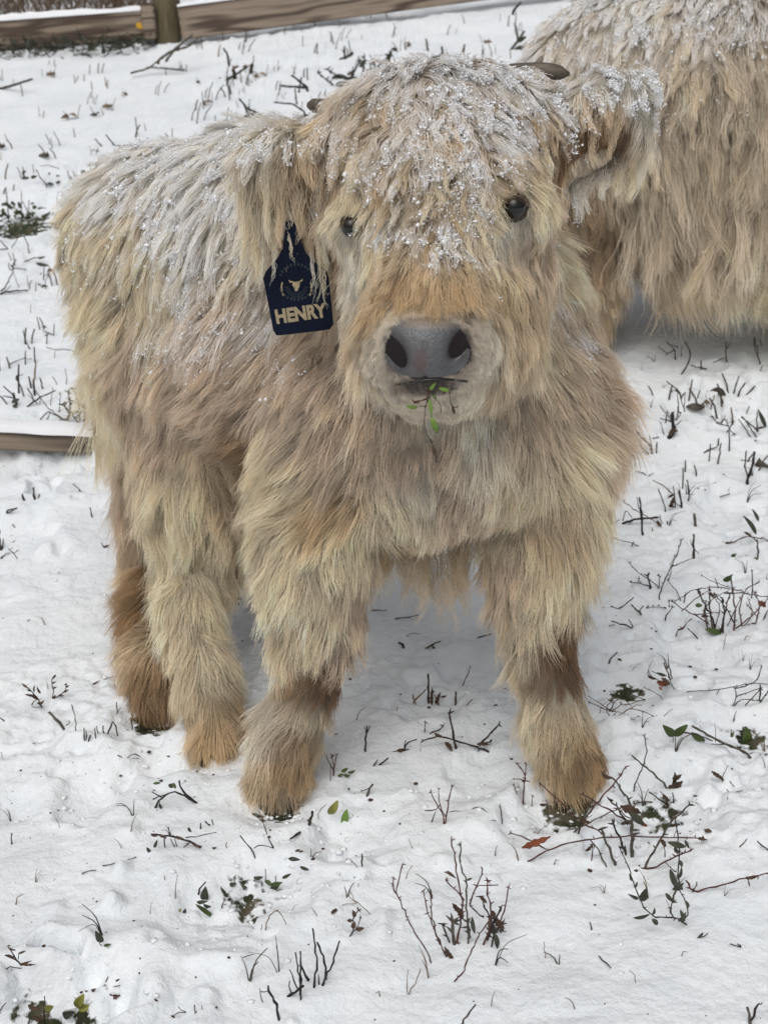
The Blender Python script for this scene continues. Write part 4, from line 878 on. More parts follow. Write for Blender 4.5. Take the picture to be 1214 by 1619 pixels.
# nose pad: a displaced patch with two comma nostrils and the mouth line under it
def nose():
    nu, nv = 90, 70; V_, C_, F_ = [], [], []
    u0, u1, v0, v1 = 603, 749, 494, 606
    yy = NOSE_S[1]
    for j in range(nv):
        for i in range(nu):
            a = i / (nu - 1); b = j / (nv - 1)
            u = u0 + (u1 - u0) * a; v = v0 + (v1 - v0) * b + (a - .5) * -6
            q, _ = on_surface(u, v)
            if q is None: q = P(u, v, yy + .02)
            ax, by = (u - 675) / 68, (v - 550) / 47
            rr = (abs(ax) ** 2.6 + abs(by) ** 2.6) ** (1 / 2.6)
            out = .0065 * max(0, 1 - rr ** 3) - .004 * (rr > 1) * min(1, (rr - 1) * 4)
            # nostrils: teardrops slanting down and in
            dep = 0; dk = 0
            for sx, cx, cy in ((-1, 628, 557), (1, 724, 545)):
                dx, dy = (u - cx) * sx, (v - cy)
                X2 = dx * .86 + dy * .5; Y2 = -dx * .5 + dy * .86
                g = math.exp(-((X2 / 11.5) ** 2 + (Y2 / 24) ** 2) ** 1.4); dep += g
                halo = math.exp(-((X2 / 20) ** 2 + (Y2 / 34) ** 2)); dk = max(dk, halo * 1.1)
            rim = 0
            pos = q + (-FWD) * (out - .013 * min(1, dep))
            # philtrum
            pos = pos + FWD * .0012 * math.exp(-((u - 672) / 4) ** 2) * (by > -.2)
            V_.append(pos)
            n_ = float(vn(u * .06, v * .06, s=4)) * .5 + float(vn(u * .3, v * .3, s=5)) * .25
            n3 = float(vn(u * .9, v * .9, s=6)); slate = np.array([.112, .116, .121]) * (1 + .5 * n_ + .12 * n3)
            pink = np.array([.14, .08, .07]); pk_ = math.exp(-(((u - 664) / 12) ** 2 + ((v - 574) / 20) ** 2)) * .7
            c = slate * (1 - pk_) + pink * pk_
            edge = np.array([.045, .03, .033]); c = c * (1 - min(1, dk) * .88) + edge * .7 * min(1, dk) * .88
            k = min(1, dep * 1.2); c = c * (1 - k) + np.array([.006, .005, .005]) * k  # pit painted near-black as the shade in its depth
            # furry top of the pad blends to short grey hair colour
            t = np.clip((-by - .55) * 4, 0, 1) * math.exp(-(ax / .6) ** 4); c = c * (1 - t) + np.array([.22, .18, .14]) * t
            C_.append(c)
    for j in range(nv - 1):
        for i in range(nu - 1): F_.append([j * nu + i, (j + 1) * nu + i, (j + 1) * nu + i + 1, j * nu + i + 1])
    mesh_obj('nose', V_, F_, 'nose_skin', calf, cols=np.array(C_))
nose()
# mouth line: black tube drawn in place of the mouth gap's shade
pts = [P(u, v, 1.40) for u, v in ((632, 609), (650, 607), (672, 604), (695, 603), (715, 604), (728, 608))]
def snap(u, v, off):
    q, _ = on_surface(u, v)
    return (q if q is not None else P(u, v, NOSE_S[1] + .01)) - FWD * off
lip = [snap(u, v, -.001) for u, v in ((632, 613), (650, 613), (672, 611), (695, 610), (712, 610), (728, 611))]
mo = [snap(u, v, .0006) for u, v in ((626, 608), (645, 605), (672, 601), (695, 600), (718, 600), (738, 603))]
V_, F_ = tube(resample(mo, .006), [.0018] * len(resample(mo, .006)), 8)
mesh_obj('mouth', V_, F_, 'eye_black', calf)

# horns
V_, F_ = tube(resample([P(760, 128, 1.66), P(810, 116, 1.65), P(860, 112, 1.645), (P(900, 117, 1.64))], .01), np.interp(np.linspace(0, 1, len(resample([P(760, 128, 1.66), P(810, 116, 1.65), P(860, 112, 1.645), P(900, 117, 1.64)], .01))), [0, .5, .85, .96, 1], [.013, .011, .0095, .0065, .002]), 16)
mesh_obj('horn', V_, F_, 'horn', calf)
hp = resample([P(560, 175, 1.67), P(510, 168, 1.68), P(486, 166, 1.685)], .006)
V_, F_ = tube(hp, np.interp(np.linspace(0, 1, len(hp)), [0, .6, .9, 1], [.012, .0095, .008, .003]), 16)
mesh_obj('horn', V_, F_, 'horn', calf)
# hooves (cloven pairs)
for (u, v, y, w_) in ((440, 1256, Yf1, .030), (905, 1238, Yf2, .030), (344, 1178, Yh1, .027), (246, 1113, Yh2, .027)):
    c = P(u, v, y); gz = float(G(c[0], c[1], False))
    VV, FF = [], []
    for s_ in (-1, 1):
        n = 14; rings = [(gz - .025, 1.05, -.004), (gz + .000, 1.0, -.002), (gz + .02, .8, .004), (gz + .035, .6, .006)]
        o_ = len(VV)
        for (z, k_, fy) in rings:
            for i in range(n):
                a = 2 * math.pi * i / n
                VV.append([c[0] + s_ * w_ * .52 + math.cos(a) * w_ * .5 * k_, c[1] + fy + math.sin(a) * w_ * .95 * k_, z])
        for q in range(3):
            for i in range(n): FF.append([o_ + q * n + i, o_ + q * n + (i + 1) % n, o_ + (q + 1) * n + (i + 1) % n, o_ + (q + 1) * n + i])
        FF.append([o_ + i for i in range(n)][::-1]); FF.append([o_ + 3 * n + i for i in range(n)])
    mesh_obj('hoof', VV, FF, 'hoof', calf)

# ------------------------------------------------------------------ ear tag
TY = 1.568
def tagp(u, v, off=0): 
    q = P(u, v, TY); return q - FWD * off
out = [(452, 348), (466, 348), (474, 378), (484, 400), (500, 416), (516, 428), (520, 440), (524, 480), (527, 512), (522, 520), (512, 522), (445, 530), (437, 530), (432, 522), (424, 480), (416, 440), (420, 430), (440, 406), (447, 390), (450, 370)]
import bmesh
bm = bmesh.new()
f = bm.faces.new([bm.verts.new(tagp(u, v)) for u, v in out])
ex = bmesh.ops.extrude_face_region(bm, geom=[f]); bmesh.ops.translate(bm, verts=[x for x in ex['geom'] if isinstance(x, bmesh.types.BMVert)], vec=FWD * .0016)
bmesh.ops.recalc_face_normals(bm, faces=bm.faces)
bmesh.ops.bevel(bm, geom=[e for e in bm.edges if abs((Vector(e.verts[0].co) - Vector(e.verts[1].co)).dot(Vector(FWD))) < 1e-5], offset=.0004, segments=1, affect='EDGES')
V_ = np.array([v.co[:] for v in bm.verts]); F_ = [[v.index for v in fc.verts] for fc in bm.faces]; bm.free()
et = mesh_obj('ear_tag', V_, F_, 'tag_plastic', smooth=False, origin=tagp(470, 460))
tag(et, 'navy plastic ear tag reading HENRY hanging from the calf\'s ear', 'ear tag')
def put_text(txt, u, v, size, rotdeg, m, name, off=.0007, bold=.0, ex=.0002, xs=1):
    c = bpy.data.curves.new(name, 'FONT'); c.body = txt; c.align_x = 'CENTER'; c.align_y = 'CENTER'; c.size = size; c.offset = bold; c.extrude = ex
    c.materials.append(MATS[m]); o = bpy.data.objects.new(name, c); COL.objects.link(o)
    o.location = tagp(u, v, off); 
    from mathutils import Matrix
    R = Matrix(((1, 0, 0), (0, 0, 1), (0, -1, 0))).transposed().to_4x4() @ Matrix.Rotation(math.radians(rotdeg), 4, 'Z') @ Matrix.Diagonal((xs, 1, 1, 1))
    o.matrix_basis = Matrix.Translation(o.location) @ R
    bpy.context.view_layer.update()
    me = bpy.data.meshes.new_from_object(o.evaluated_get(bpy.context.evaluated_depsgraph_get())); mb = o.matrix_basis.copy(); bpy.data.objects.remove(o)
    o = bpy.data.objects.new(name, me); COL.objects.link(o); o.matrix_basis = mb
    o.parent = et; o.matrix_parent_inverse = et.matrix_basis.inverted(); return o
put_text('HENRY', 475, 497, .0225, 8, 'tag_gold', 'lettering', bold=.0010, xs=.82)
put_text('EST 2022', 470, 471, .0042, 8, 'tag_print', 'small_lettering', bold=.0001)
V_, F_ = [], []
def addp(poly, off=.0006):
    k = len(V_); 
    for (u, v) in poly: V_.append(tagp(u, v, off))
    for (u, v) in poly: V_.append(tagp(u, v, -.0002))
    n = len(poly); F_.append([k + i for i in range(n)])
    for i in range(n): F_.append([k + i, k + n + i, k + n + (i + 1) % n, k + (i + 1) % n])
# emblem: steer head with horns, two arcs
addp([(463, 446), (474, 445), (474.5, 450), (472, 456), (470.5, 460), (467, 460.5), (465.5, 456), (462.5, 451)])
addp([(463, 447), (458, 447), (456, 442), (458, 443.5), (461, 444.5), (464, 444.5)]); addp([(473, 446), (478, 445), (479, 440), (477, 442.5), (475, 443.5), (473, 444)])
for s_, a0, a1 in ((0, 150, 200), (1, -20, 30)):
    A0 = [math.radians(x) for x in np.linspace(a0 if not s_ else a0, a1, 7)]
    poly = [(469 + 25 * math.cos(a), 455 + 26 * math.sin(a) * (1 if not s_ else 1)) for a in A0] + [(469 + 22.5 * math.cos(a), 455 + 23.5 * math.sin(a)) for a in A0[::-1]]
    addp(poly)
mesh_obj('emblem', V_, F_, 'tag_gold', et, False)
V_, F_ = [], []
for i in range(30):
    a = 2 * math.pi * i / 30
    if abs(math.sin(a)) < .25 : continue
    for r0, r1 in ((26, 30),):
        poly = [(469 + r * math.cos(a + d), 446 + r * math.sin(a + d)) for r, d in ((r0, -.05), (r1, -.045), (r1, .045), (r0, .05))]
        addp(poly)
for i in range(14):
    a = math.pi * (.08 + .84 * i / 13)
    addp([(469 + r * math.cos(a + d), 450 + r * math.sin(a + d)) for r, d in ((13, -.04), (20, -.03), (20, .03), (13, .04))])
mesh_obj('ring_print', V_, F_, 'tag_print', et, False)

#@@COW
# ------------------------------------------------------------------ second animal
PR2 = []; REG2 = []
def seg2(reg, a, b, ra, rb=None):
    PR2.append((P(*a), P(*b), ra * 1.07, (ra if rb is None else rb) * 1.07)); REG2.append(reg)
seg2(0, (990, 165, 3.06), (1180, 150, 3.02), .215, .235)
seg2(0, (1180, 150, 3.02), (1480, 140, 3.00), .225, .235)
seg2(0, (1080, 285, 3.00), (1480, 300, 2.98), .16, .19)
seg2(0, (1480, 140, 3.00), (1600, 60, 2.96), .20, .15)
seg2(3, (1600, 60, 2.96), (1720, 20, 2.88), .14, .12)
seg2(3, (1720, 20, 2.88), (1760, 140, 2.80), .11, .07)
gl = lambda u, y: P(u, 400, y)
def leg2(reg, u, y, x_top_v, r0):
    a = P(u, x_top_v, y); gz = float(base_h(a[0], y)); 
    PR2.append((a, np.array([a[0], y, (a[2] + gz) / 2 + .02]), r0, r0 * .6)); REG2.append(reg)
    PR2.append((np.array([a[0], y, (a[2] + gz) / 2 + .02]), np.array([a[0], y - .02, gz + .05]), r0 * .6, .05)); REG2.append(reg)
leg2(1, 925, 2.98, 320, .10); leg2(1, 900, 3.18, 330, .10); leg2(1, 1440, 2.86, 340, .11); leg2(1, 1500, 3.15, 330, .11)
V2, Q2 = sdf_mesh(PR2, .014, .05, .04)
VN2, _ = mesh_np(V2, Q2)
if ((V2 - V2.mean(0)) * VN2).sum() < 0: Q2 = Q2[:, ::-1]
bvh2 = BVHTree.FromPolygons(V2.tolist(), Q2.tolist())
CT2 = [
 (900, 60, 3.00, -.4, .8, .05, .3, WOOL, 1.0), (1000, 20, 2.95, -.2, 1, .05, .3, PALE, 1.0), (1120, 20, 2.90, -.1, 1, .06, .3, WOOL, .9), (1200, 30, 2.90, 0, 1, .06, .3, WOOL, .8), (1300, 30, 2.90, 0, 1, .06, .3, WOOL, .9),
 (860, 130, 3.00, -.3, 1, .07, .3, PALE, .9), (960, 120, 2.88, -.1, 1, .08, .3, WOOL, .6), (1080, 120, 2.82, .05, 1, .09, .28, WOOL, .5), (1190, 120, 2.80, .0, 1, .10, .28, WOOL, .45), (1350, 120, 2.80, 0, 1, .1, .28, WOOL, .6),
 (1000, 230, 2.85, .1, 1, .12, .25, WOOL, .35), (1080, 240, 2.82, .1, 1, .15, .25, WOOL, .3), (1160, 240, 2.80, -.1, 1, .15, .25, WOOL, .3), (1300, 240, 2.80, .1, 1, .15, .25, WOOL, .4),
 (1020, 330, 2.86, .1, 1, .19, .22, WOOL, .2), (1100, 340, 2.82, .1, 1, .19, .22, WOOL, .15), (1180, 350, 2.82, -.2, 1, .19, .22, WOOL, .15), (1300, 350, 2.82, 0, 1, .19, .22, WOOL, .2),
 (1010, 400, 2.95, .1, 1, .17, .2, TAN, .15), (1080, 420, 2.90, .1, 1, .19, .2, CREAM, .1), (1180, 430, 2.90, 0, 1, .19, .2, CREAM, .05), (1300, 430, 2.90, 0, 1, .19, .2, TAN, 0),
 (950, 330, 2.95, .2, 1, .06, .3, (.50, .38, .25), .1), (940, 400, 2.95, .1, 1, .06, .3, (.46, .34, .22), 0), (950, 460, 2.95, .2, 1, .06, .3, TAN, 0), (950, 560, 2.95, 0, 1, .06, .3, TAN, 0), (1440, 560, 2.80, 0, 1, .06, .3, TAN, 0),
]
ctrl2 = make_controls(CT2, bvh2)
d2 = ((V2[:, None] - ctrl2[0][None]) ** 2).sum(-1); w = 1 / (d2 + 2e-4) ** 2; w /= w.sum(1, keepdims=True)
cow = mesh_obj('highland_cow', V2, Q2, 'skin', cols=(w @ ctrl2[4]) * .4, origin=P(1250, 600, 2.8))  # skin darkened as painted shade beneath the coat
tag(cow, 'larger shaggy beige cow with snowy back, cut off by the right edge behind the calf', 'cow')
def cow_regions(p):
    best = np.full(len(p), 9.); reg = np.zeros(len(p), int)
    for (a, b, ra, rb), rg in zip(PR2, REG2):
        d = seg_d(p, a, b, ra, rb); m = d < best; best[m] = d[m]; reg[m] = rg
    return np.minimum(reg, 2)
def dens2(c): return np.where(c[:, 0] < 1.0, 1, .35)
Pt2, sn2, nrm2, own2 = fur('cow', V2, Q2, ctrl2, 105000, cow_regions, ['coat', 'leg_hair', 'head_hair'], cow, 23, hair_r=.00046, clump=24, steps=11, back=.4, wave=.0035, dens=dens2, wetness=1.0, dirjit=.12, wet0=.42)
cand = np.where(sn2 > .55)[0]; pick = r.choice(cand, 20000)
pick = pick[vn(Pt2[pick, 5, 0] * 40, Pt2[pick, 5, 1] * 40, Pt2[pick, 5, 2] * 40, s=77) > -.05]
pts = Pt2[pick, r.integers(4, 11, len(pick))] + nrm2[pick] * .002
crumbs('snow_dusting', pts, np.clip(r.lognormal(-6.75, .5, len(pick)), .0006, .004), cow, 19)
#@@ENDCOW

#@@PLANTS
# ------------------------------------------------------------------ plants poking out of the snow (traced, then stood on the ground)
ZT = {'1': (0, 1160, 2.890), '2': (380, 1160, 2.759), '3': (780, 1160, 2.797), '4': (900, 540, 3.854), '5': (900, 860, 3.854), '6': (0, 540, 3.854),
      '7': (0, 960, 4.7625), '8': (0, 160, 4.05), '9': (160, 750, 2.529), '10': (560, 750, 2.529), '11': (0, 0, 1.6405), '12': (540, 440, 4.047)}
KM = {'d': 'dark_stem', 'k': 'black_stem', 'r': 'red_stem', 'g': 'grey_stem', 't': 'tan_stem'}
LM = {'g': 'green_sprout', 'b': 'bright_leaf', 'y': 'yellow_leaf', 'u': 'dull_leaf', 'n': 'brown_leaf', 'r': 'russet_leaf'}
def plant(zk, name, label, cat, strokes, leaves=(), group=None, lie=False, Yfix=None, buds=0):
    ox, oy, sc = ZT[zk]
    St = []
    for s in strokes:
        m, rp = s[0], s[1]; xy = [(ox + s[i] / sc, oy + s[i + 1] / sc) for i in range(2, len(s), 2)]
        St.append((m, rp / sc, xy))
    Lv = [(c, (ox + x0 / sc, oy + y0 / sc), (ox + x1 / sc, oy + y1 / sc), w / sc) for (c, x0, y0, x1, y1, w) in leaves]
    allp = [p for s in St for p in s[2]] + [p for l in Lv for p in l[1:3]]
    root = max(allp, key=lambda p: p[1]); R3 = hit(*root); YR = R3[1] if Yfix is None else Yfix
    nodes = []      # (u, v, Y)
    e = None; built = []
    for (m, rp, xy) in St:
        low = max(range(len(xy)), key=lambda i: xy[i][1])
        def nearest(p):
            b = min(nodes, key=lambda q: (q[0] - p[0]) ** 2 + (q[1] - p[1]) ** 2) if nodes else None
            return b if b and math.hypot(b[0] - p[0], b[1] - p[1]) < 9 else None
        if lie:
            pts = [hit(u, v) + np.array([0, 0, .003]) for u, v in xy]
        else:
            anchor = None; ai = None
            for i in (0, len(xy) - 1):
                q = nearest(xy[i])
                if q and (anchor is None or i == low): anchor, ai = q, i
            if anchor is None:
                Yl = hit(*xy[low])[1] if Yfix is None else Yfix
                Y0, ai = (Yl if abs(Yl - YR) < .16 else YR), low
            else: Y0 = anchor[2]
            span = max(1e-3, max(math.hypot(p[0] - xy[ai][0], p[1] - xy[ai][1]) for p in xy))
            lenm = span / pxm(P(*xy[ai], Y0)); drift = random.uniform(-.45, .35) * lenm
            pts = [P(u, v, Y0 + drift * math.hypot(u - xy[ai][0], v - xy[ai][1]) / span) for u, v in xy]
            if anchor is None and Yfix is None and ai in (0, len(xy) - 1):      # carry the stem a little into the snow
                ext = pts[ai] + np.array([0, 0, -.012]); pts = ([ext] + pts) if ai == 0 else (pts + [ext])
        for p3 in resample(pts, .006):
            rel = p3 - CAM; dd = rel @ FWD; nodes.append((607 + rel[0] / dd * FPX, 809.5 - (rel @ UP) / dd * FPX, p3[1]))
        built.append((m, max(rp / pxm(pts[0]), .0006) * .9, pts))
    org = R3 if Yfix is None else P(*root, Yfix)
    thing = empty(name, tuple(org)); tag(thing, label, cat, group)
    for (m, rr, pts) in built:
        rs = resample(pts, .007); rs[1:-1] += np.random.default_rng(len(nodes)).normal(0, .0006, rs[1:-1].shape)
        k = len(rs); rad = rr * (1 + .18 * np.sin(np.arange(k) * 2.1 + k))
        up_end = -1 if rs[-1][2] > rs[0][2] else 0
        taper = np.linspace(1, .7, k) if up_end == -1 else np.linspace(.7, 1, k); rad = rad * taper
        V_, F_ = tube(rs, rad, 6)
        F_ = [list(f) for f in F_]; V_ = V_.tolist()
        if buds or m == 'r':      # nodes and dry bracts on the stem
            for q in range(max(1, int(k * .3)) + buds):
                c0 = rs[random.randrange(k)] if q else rs[up_end]
                for z_ in range(3 if q == 0 else 1):
                    d_ = np.array([random.gauss(0, 1), random.gauss(0, 1), random.gauss(.4, .8)]); d_ /= np.linalg.norm(d_)
                    v2, f2 = tube([c0, c0 + d_ * rr * 2.4, c0 + d_ * rr * 4.6], [rr * .75, rr * .6, rr * .1], 5)
                    F_ += [[w_ + len(V_) for w_ in ff] for ff in f2]; V_ += v2.tolist()
        mesh_obj('stem', V_, F_, KM[m], thing)
    for (c, a0, b0, w_) in Lv:
        q = min(nodes, key=lambda q: min((q[0] - a0[0]) ** 2 + (q[1] - a0[1]) ** 2, (q[0] - b0[0]) ** 2 + (q[1] - b0[1]) ** 2)) if nodes else (0, 0, YR)
        yl = q[2] if nodes else YR
        if lie: A_, B_ = hit(*a0) + [0, 0, .004], hit(*b0) + [0, 0, .006]
        else: A_, B_ = P(*a0, yl - .002), P(*b0, yl - random.uniform(0, .01))
        V_, F_ = leaf_geo(A_, B_, w_ / pxm(A_), .18, .1, jag=.35 if c in 'nr' else 0)
        mesh_obj('leaf', V_, F_, LM[c], thing)
    return thing

W = 'dry weed stems in the snow'
pl_ = plant
# bottom middle
pl_('2', 'weed_stubble', 'clump of black snapped-off stems, nearest the bottom edge left of centre', 'weed', [('k', 6, 316, 850, 330, 960, 338, 1010, 318, 1110), ('k', 7, 335, 910, 372, 1000, 372, 1080, 345, 1150), ('g', 6, 375, 1075, 345, 1150, 318, 1210), ('k', 6, 432, 905, 400, 1010, 370, 1070, 330, 1160), ('k', 5, 240, 955, 262, 1090, 262, 1160), ('k', 6, 262, 950, 265, 1070, 262, 1140), ('k', 8, 262, 1010, 298, 1080, 310, 1170), ('k', 4, 215, 1028, 248, 1110), ('k', 4, 215, 1080, 210, 1100, 222, 1130), ('k', 9, 275, 1100, 170, 1180), ('k', 4, 340, 1050, 345, 1110)], group=W)
pl_('2', 'weed_stubble', 'low broken black stem with a hooked tip, left of the black clump at the bottom', 'weed', [('k', 8, 122, 1100, 130, 1130, 160, 1195, 172, 1243), ('k', 3, 85, 1110, 100, 1130, 85, 1160, 105, 1175), ('k', 3, 90, 1125, 125, 1120)], group=W)
pl_('2', 'dead_weed', 'single long curved red-brown stem with dry bracts, foreground centre', 'weed', [('r', 4, 707, 570, 690, 640, 680, 700, 740, 830, 800, 930, 835, 998), ('r', 4, 667, 630, 668, 680, 685, 705)], group=W, buds=2)
pl_('2', 'branching_weed', 'tall branching red-brown weed with dry bracts, largest in the foreground centre', 'weed', [('r', 5, 945, 920, 960, 820, 975, 740, 955, 680, 935, 560, 920, 465), ('g', 5, 995, 915, 1000, 850, 985, 760, 985, 650, 955, 560, 960, 490), ('r', 4, 905, 975, 885, 940, 850, 860, 810, 760, 797, 685), ('r', 4, 870, 920, 855, 870, 835, 790, 832, 700), ('r', 4, 975, 725, 945, 680, 895, 640), ('r', 4, 1000, 745, 1015, 700, 1040, 650, 1055, 590), ('r', 3, 1020, 660, 1070, 662, 1125, 660), ('r', 3, 940, 630, 895, 605), ('d', 6, 930, 960, 905, 880, 880, 830), ('g', 10, 935, 930, 925, 820), ('r', 4, 930, 1080, 975, 1040, 985, 1000, 1040, 880, 1085, 800), ('d', 4, 1000, 750, 1060, 800), ('g', 8, 990, 820, 1000, 890)],
    [('u', 870, 985, 885, 1060, 25), ('u', 905, 990, 975, 1080, 40), ('n', 945, 755, 970, 810, 35), ('u', 1010, 800, 1022, 872, 22), ('n', 925, 740, 955, 780, 28), ('n', 900, 600, 935, 625, 20), ('u', 985, 640, 1010, 630, 12), ('n', 890, 930, 930, 985, 30)], group=W, buds=3)
pl_('2', 'leafy_weed', 'dense dark weed with curled leaves and two bracted stems, right of the tallest foreground weed', 'weed', [('r', 5, 1058, 920, 1085, 860, 1095, 760, 1075, 710, 1078, 640), ('r', 4, 1120, 860, 1135, 810, 1160, 740, 1168, 670), ('k', 6, 1075, 900, 1100, 830, 1135, 760), ('k', 5, 1095, 930, 1110, 850, 1045, 710), ('g', 7, 1130, 900, 1140, 830), ('k', 5, 1150, 880, 1130, 820, 1080, 800)],
    [('y', 1150, 870, 1165, 935, 40), ('u', 1110, 870, 1120, 938, 26), ('n', 1090, 770, 1110, 800, 30), ('n', 1100, 800, 1150, 850, 40), ('u', 1080, 820, 1120, 880, 35), ('n', 1045, 710, 1075, 740, 22)], group=W, buds=3)
pl_('2', 'forked_twig', 'small red forked twig with five tips, between the front legs in the foreground', 'twig', [('r', 4, 890, 402, 885, 350, 850, 300, 832, 255), ('r', 3, 892, 360, 868, 310, 865, 240), ('r', 4, 892, 400, 908, 300, 922, 232), ('d', 3, 870, 310, 850, 335, 805, 335), ('d', 3, 850, 340, 835, 385)], group=W)
pl_('2', 'dry_seedling', 'brown shrivelled seed head just left of the long curved stem', 'weed', [('d', 4, 475, 895, 500, 860, 485, 800, 515, 770), ('d', 3, 500, 860, 525, 800)], [('n', 500, 800, 490, 770, 26), ('n', 490, 815, 465, 815, 22), ('n', 505, 855, 540, 848, 26), ('n', 490, 850, 500, 820, 28)], group=W, buds=3)
pl_('2', 'grass_stalk', 'pale three-pronged grass stalk above the brown seed head', 'grass', [('t', 2, 425, 748, 510, 740), ('t', 2, 478, 688, 510, 740, 575, 788), ('t', 2, 460, 700, 505, 738), ('t', 2, 460, 760, 475, 772)], group=W)
pl_('2', 'green_sprout', 'two upright oval leaves, one yellow and one green, below the front left hoof', 'leaves', [('t', 2, 340, 338, 375, 310)], [('y', 385, 350, 425, 292, 42), ('b', 445, 398, 465, 330, 34), ('g', 445, 396, 458, 335, 24)])
pl_('2', 'broken_stick', 'short thick brown stick stub beside the two green leaves', 'stick', [('d', 9, 292, 412, 312, 370, 314, 340), ('d', 6, 298, 440, 277, 415)], group=W)
pl_('2', 'broken_stick', 'stick lying flat left of the brown stick stub', 'stick', [('d', 7, 218, 468, 262, 438)], group=W, lie=True)
pl_('2', 'stalk', 'thin dark V-shaped stalk low in front of the front left hoof', 'weed', [('d', 4, 0, 445, 40, 495, 70, 528), ('d', 3, 60, 500, 80, 480, 145, 500), ('t', 3, 78, 335, 110, 390), ('d', 4, 120, 450, 145, 498), ('d', 3, 95, 370, 118, 440)], group=W)
pl_('2', 'stub', 'short thick slanted stub in the snow between the calf\'s front legs', 'weed', [('g', 7, 550, 268, 578, 220), ('d', 3, 525, 250, 560, 238)], group=W)
pl_('2', 'weed_stub', 'small upright brown stub above the pale grass stalk', 'weed', [('d', 5, 530, 582, 530, 525), ('t', 2, 515, 605, 505, 570, 475, 545)], group=W)
pl_('2', 'twig', 'little red twig with a sprout beside the front left hoof', 'twig', [('r', 4, 410, 195, 405, 150, 400, 98), ('r', 3, 410, 165, 385, 120, 358, 75), ('r', 3, 410, 150, 422, 90)], [('g', 440, 165, 470, 150, 20), ('g', 470, 170, 500, 160, 18), ('g', 450, 180, 480, 182, 18), ('g', 425, 185, 450, 175, 15)], group=W)
pl_('2', 'broken_stick', 'short dark stick poking up at the bottom edge right of centre', 'stick', [('g', 6, 955, 1290, 990, 1225, 1025, 1182)], group=W)
pl_('2', 'grass_stalk', 'pale forked grass blades between the black clump and the curled leaves', 'grass', [('t', 3, 733, 1140, 770, 1070, 785, 1025), ('t', 2, 730, 1140, 728, 1090, 733, 1030)], group=W)
pl_('2', 'grass_stalk', 'thin bent grass hoop right above the black stem clump', 'grass', [('t', 3, 105, 850, 130, 790, 170, 768, 200, 830), ('t', 2, 90, 858, 95, 832), ('t', 2, 310, 755, 345, 810)], group=W)
pl_('2', 'grass_stalk', 'tiny pale V of grass beside the small forked twig', 'grass', [('t', 2, 755, 505, 735, 460), ('t', 2, 720, 628, 750, 575), ('t', 1.5, 515, 680, 515, 650)], group=W)
pl_('2', 'twig', 'thin dark arching twigs lying right of the red forked twig', 'twig', [('d', 2.5, 1010, 335, 1050, 328, 1090, 358), ('d', 2.5, 1025, 385, 1070, 378, 1115, 388), ('d', 2, 910, 350, 990, 345), ('t', 2, 1130, 312, 1140, 368)], [('g', 985, 392, 995, 376, 18)], group=W, lie=True)
# right foreground
pl_('3', 'arching_cane', 'long arching red cane with a russet leaf in front of the front right hoof', 'cane', [('r', 4.5, 110, 575, 150, 570, 240, 515, 340, 480, 500, 460, 640, 452, 780, 460, 930, 465), ('r', 4, 75, 440, 150, 465, 230, 510), ('r', 3.5, 435, 480, 435, 560, 418, 655)], [('r', 125, 505, 252, 455, 42), ('n', 900, 462, 940, 470, 22), ('n', 405, 520, 440, 490, 20)], group=W, buds=2)
pl_('3', 'tangled_weed', 'tangle of crossing grey and red stems around the front right hoof', 'weed', [('g', 10, 612, 525, 610, 390), ('g', 8, 540, 575, 510, 510, 475, 420), ('d', 7, 585, 520, 560, 470, 530, 400), ('g', 5, 500, 580, 445, 490), ('r', 4, 480, 445, 450, 420, 380, 385, 290, 300, 205, 220), ('r', 5, 600, 400, 570, 370, 480, 320, 395, 270), ('r', 4.5, 400, 380, 460, 300, 540, 215, 585, 145), ('g', 6, 620, 330, 580, 270, 530, 200, 485, 180), ('g', 5, 720, 390, 720, 320, 700, 295, 620, 310), ('g', 4, 330, 455, 370, 420, 480, 365, 560, 330), ('r', 4, 660, 400, 600, 370, 540, 330), ('k', 5, 590, 400, 560, 340, 510, 290)],
    [('n', 560, 320, 650, 350, 55), ('g', 690, 330, 735, 400, 50), ('r', 630, 385, 680, 410, 24), ('u', 600, 330, 690, 375, 50), ('g', 650, 345, 715, 340, 30), ('n', 560, 400, 620, 380, 22), ('n', 480, 180, 520, 200, 26), ('u', 600, 350, 660, 400, 40), ('n', 380, 375, 430, 395, 22)], group=W, buds=2)
pl_('3', 'bleached_weed', 'bleached grey slanting stalk joined to a red runner, right of the tangle', 'weed', [('g', 6, 665, 590, 740, 470, 780, 390, 865, 315), ('r', 5, 650, 595, 700, 600, 790, 550, 870, 518), ('r', 3, 757, 545, 750, 490), ('r', 3, 640, 585, 680, 615)], [('n', 735, 465, 760, 500, 26)], group=W, buds=2)
pl_('3', 'withered_weed', 'straight dark stalk ending in a crumpled brown leaf, upper right of the tangle', 'weed', [('g', 6, 610, 95, 690, 165, 770, 235)], [('n', 770, 240, 835, 210, 50), ('n', 790, 225, 800, 170, 34), ('n', 780, 250, 830, 250, 34), ('n', 790, 200, 830, 180, 30)], group=W)
pl_('3', 'curved_weed', 'thin S-curved grey stem with a dry cap above the tangle', 'weed', [('g', 3.5, 622, 228, 660, 140, 680, 70, 665, 10)], group=W, buds=1)
pl_('3', 'stick', 'pair of short dark sticks lying below the crumpled brown leaf', 'stick', [('d', 5, 687, 258, 750, 300, 800, 328), ('d', 3, 735, 255, 770, 300), ('d', 4, 790, 260, 800, 330)], [('n', 745, 265, 780, 300, 20)], group=W)
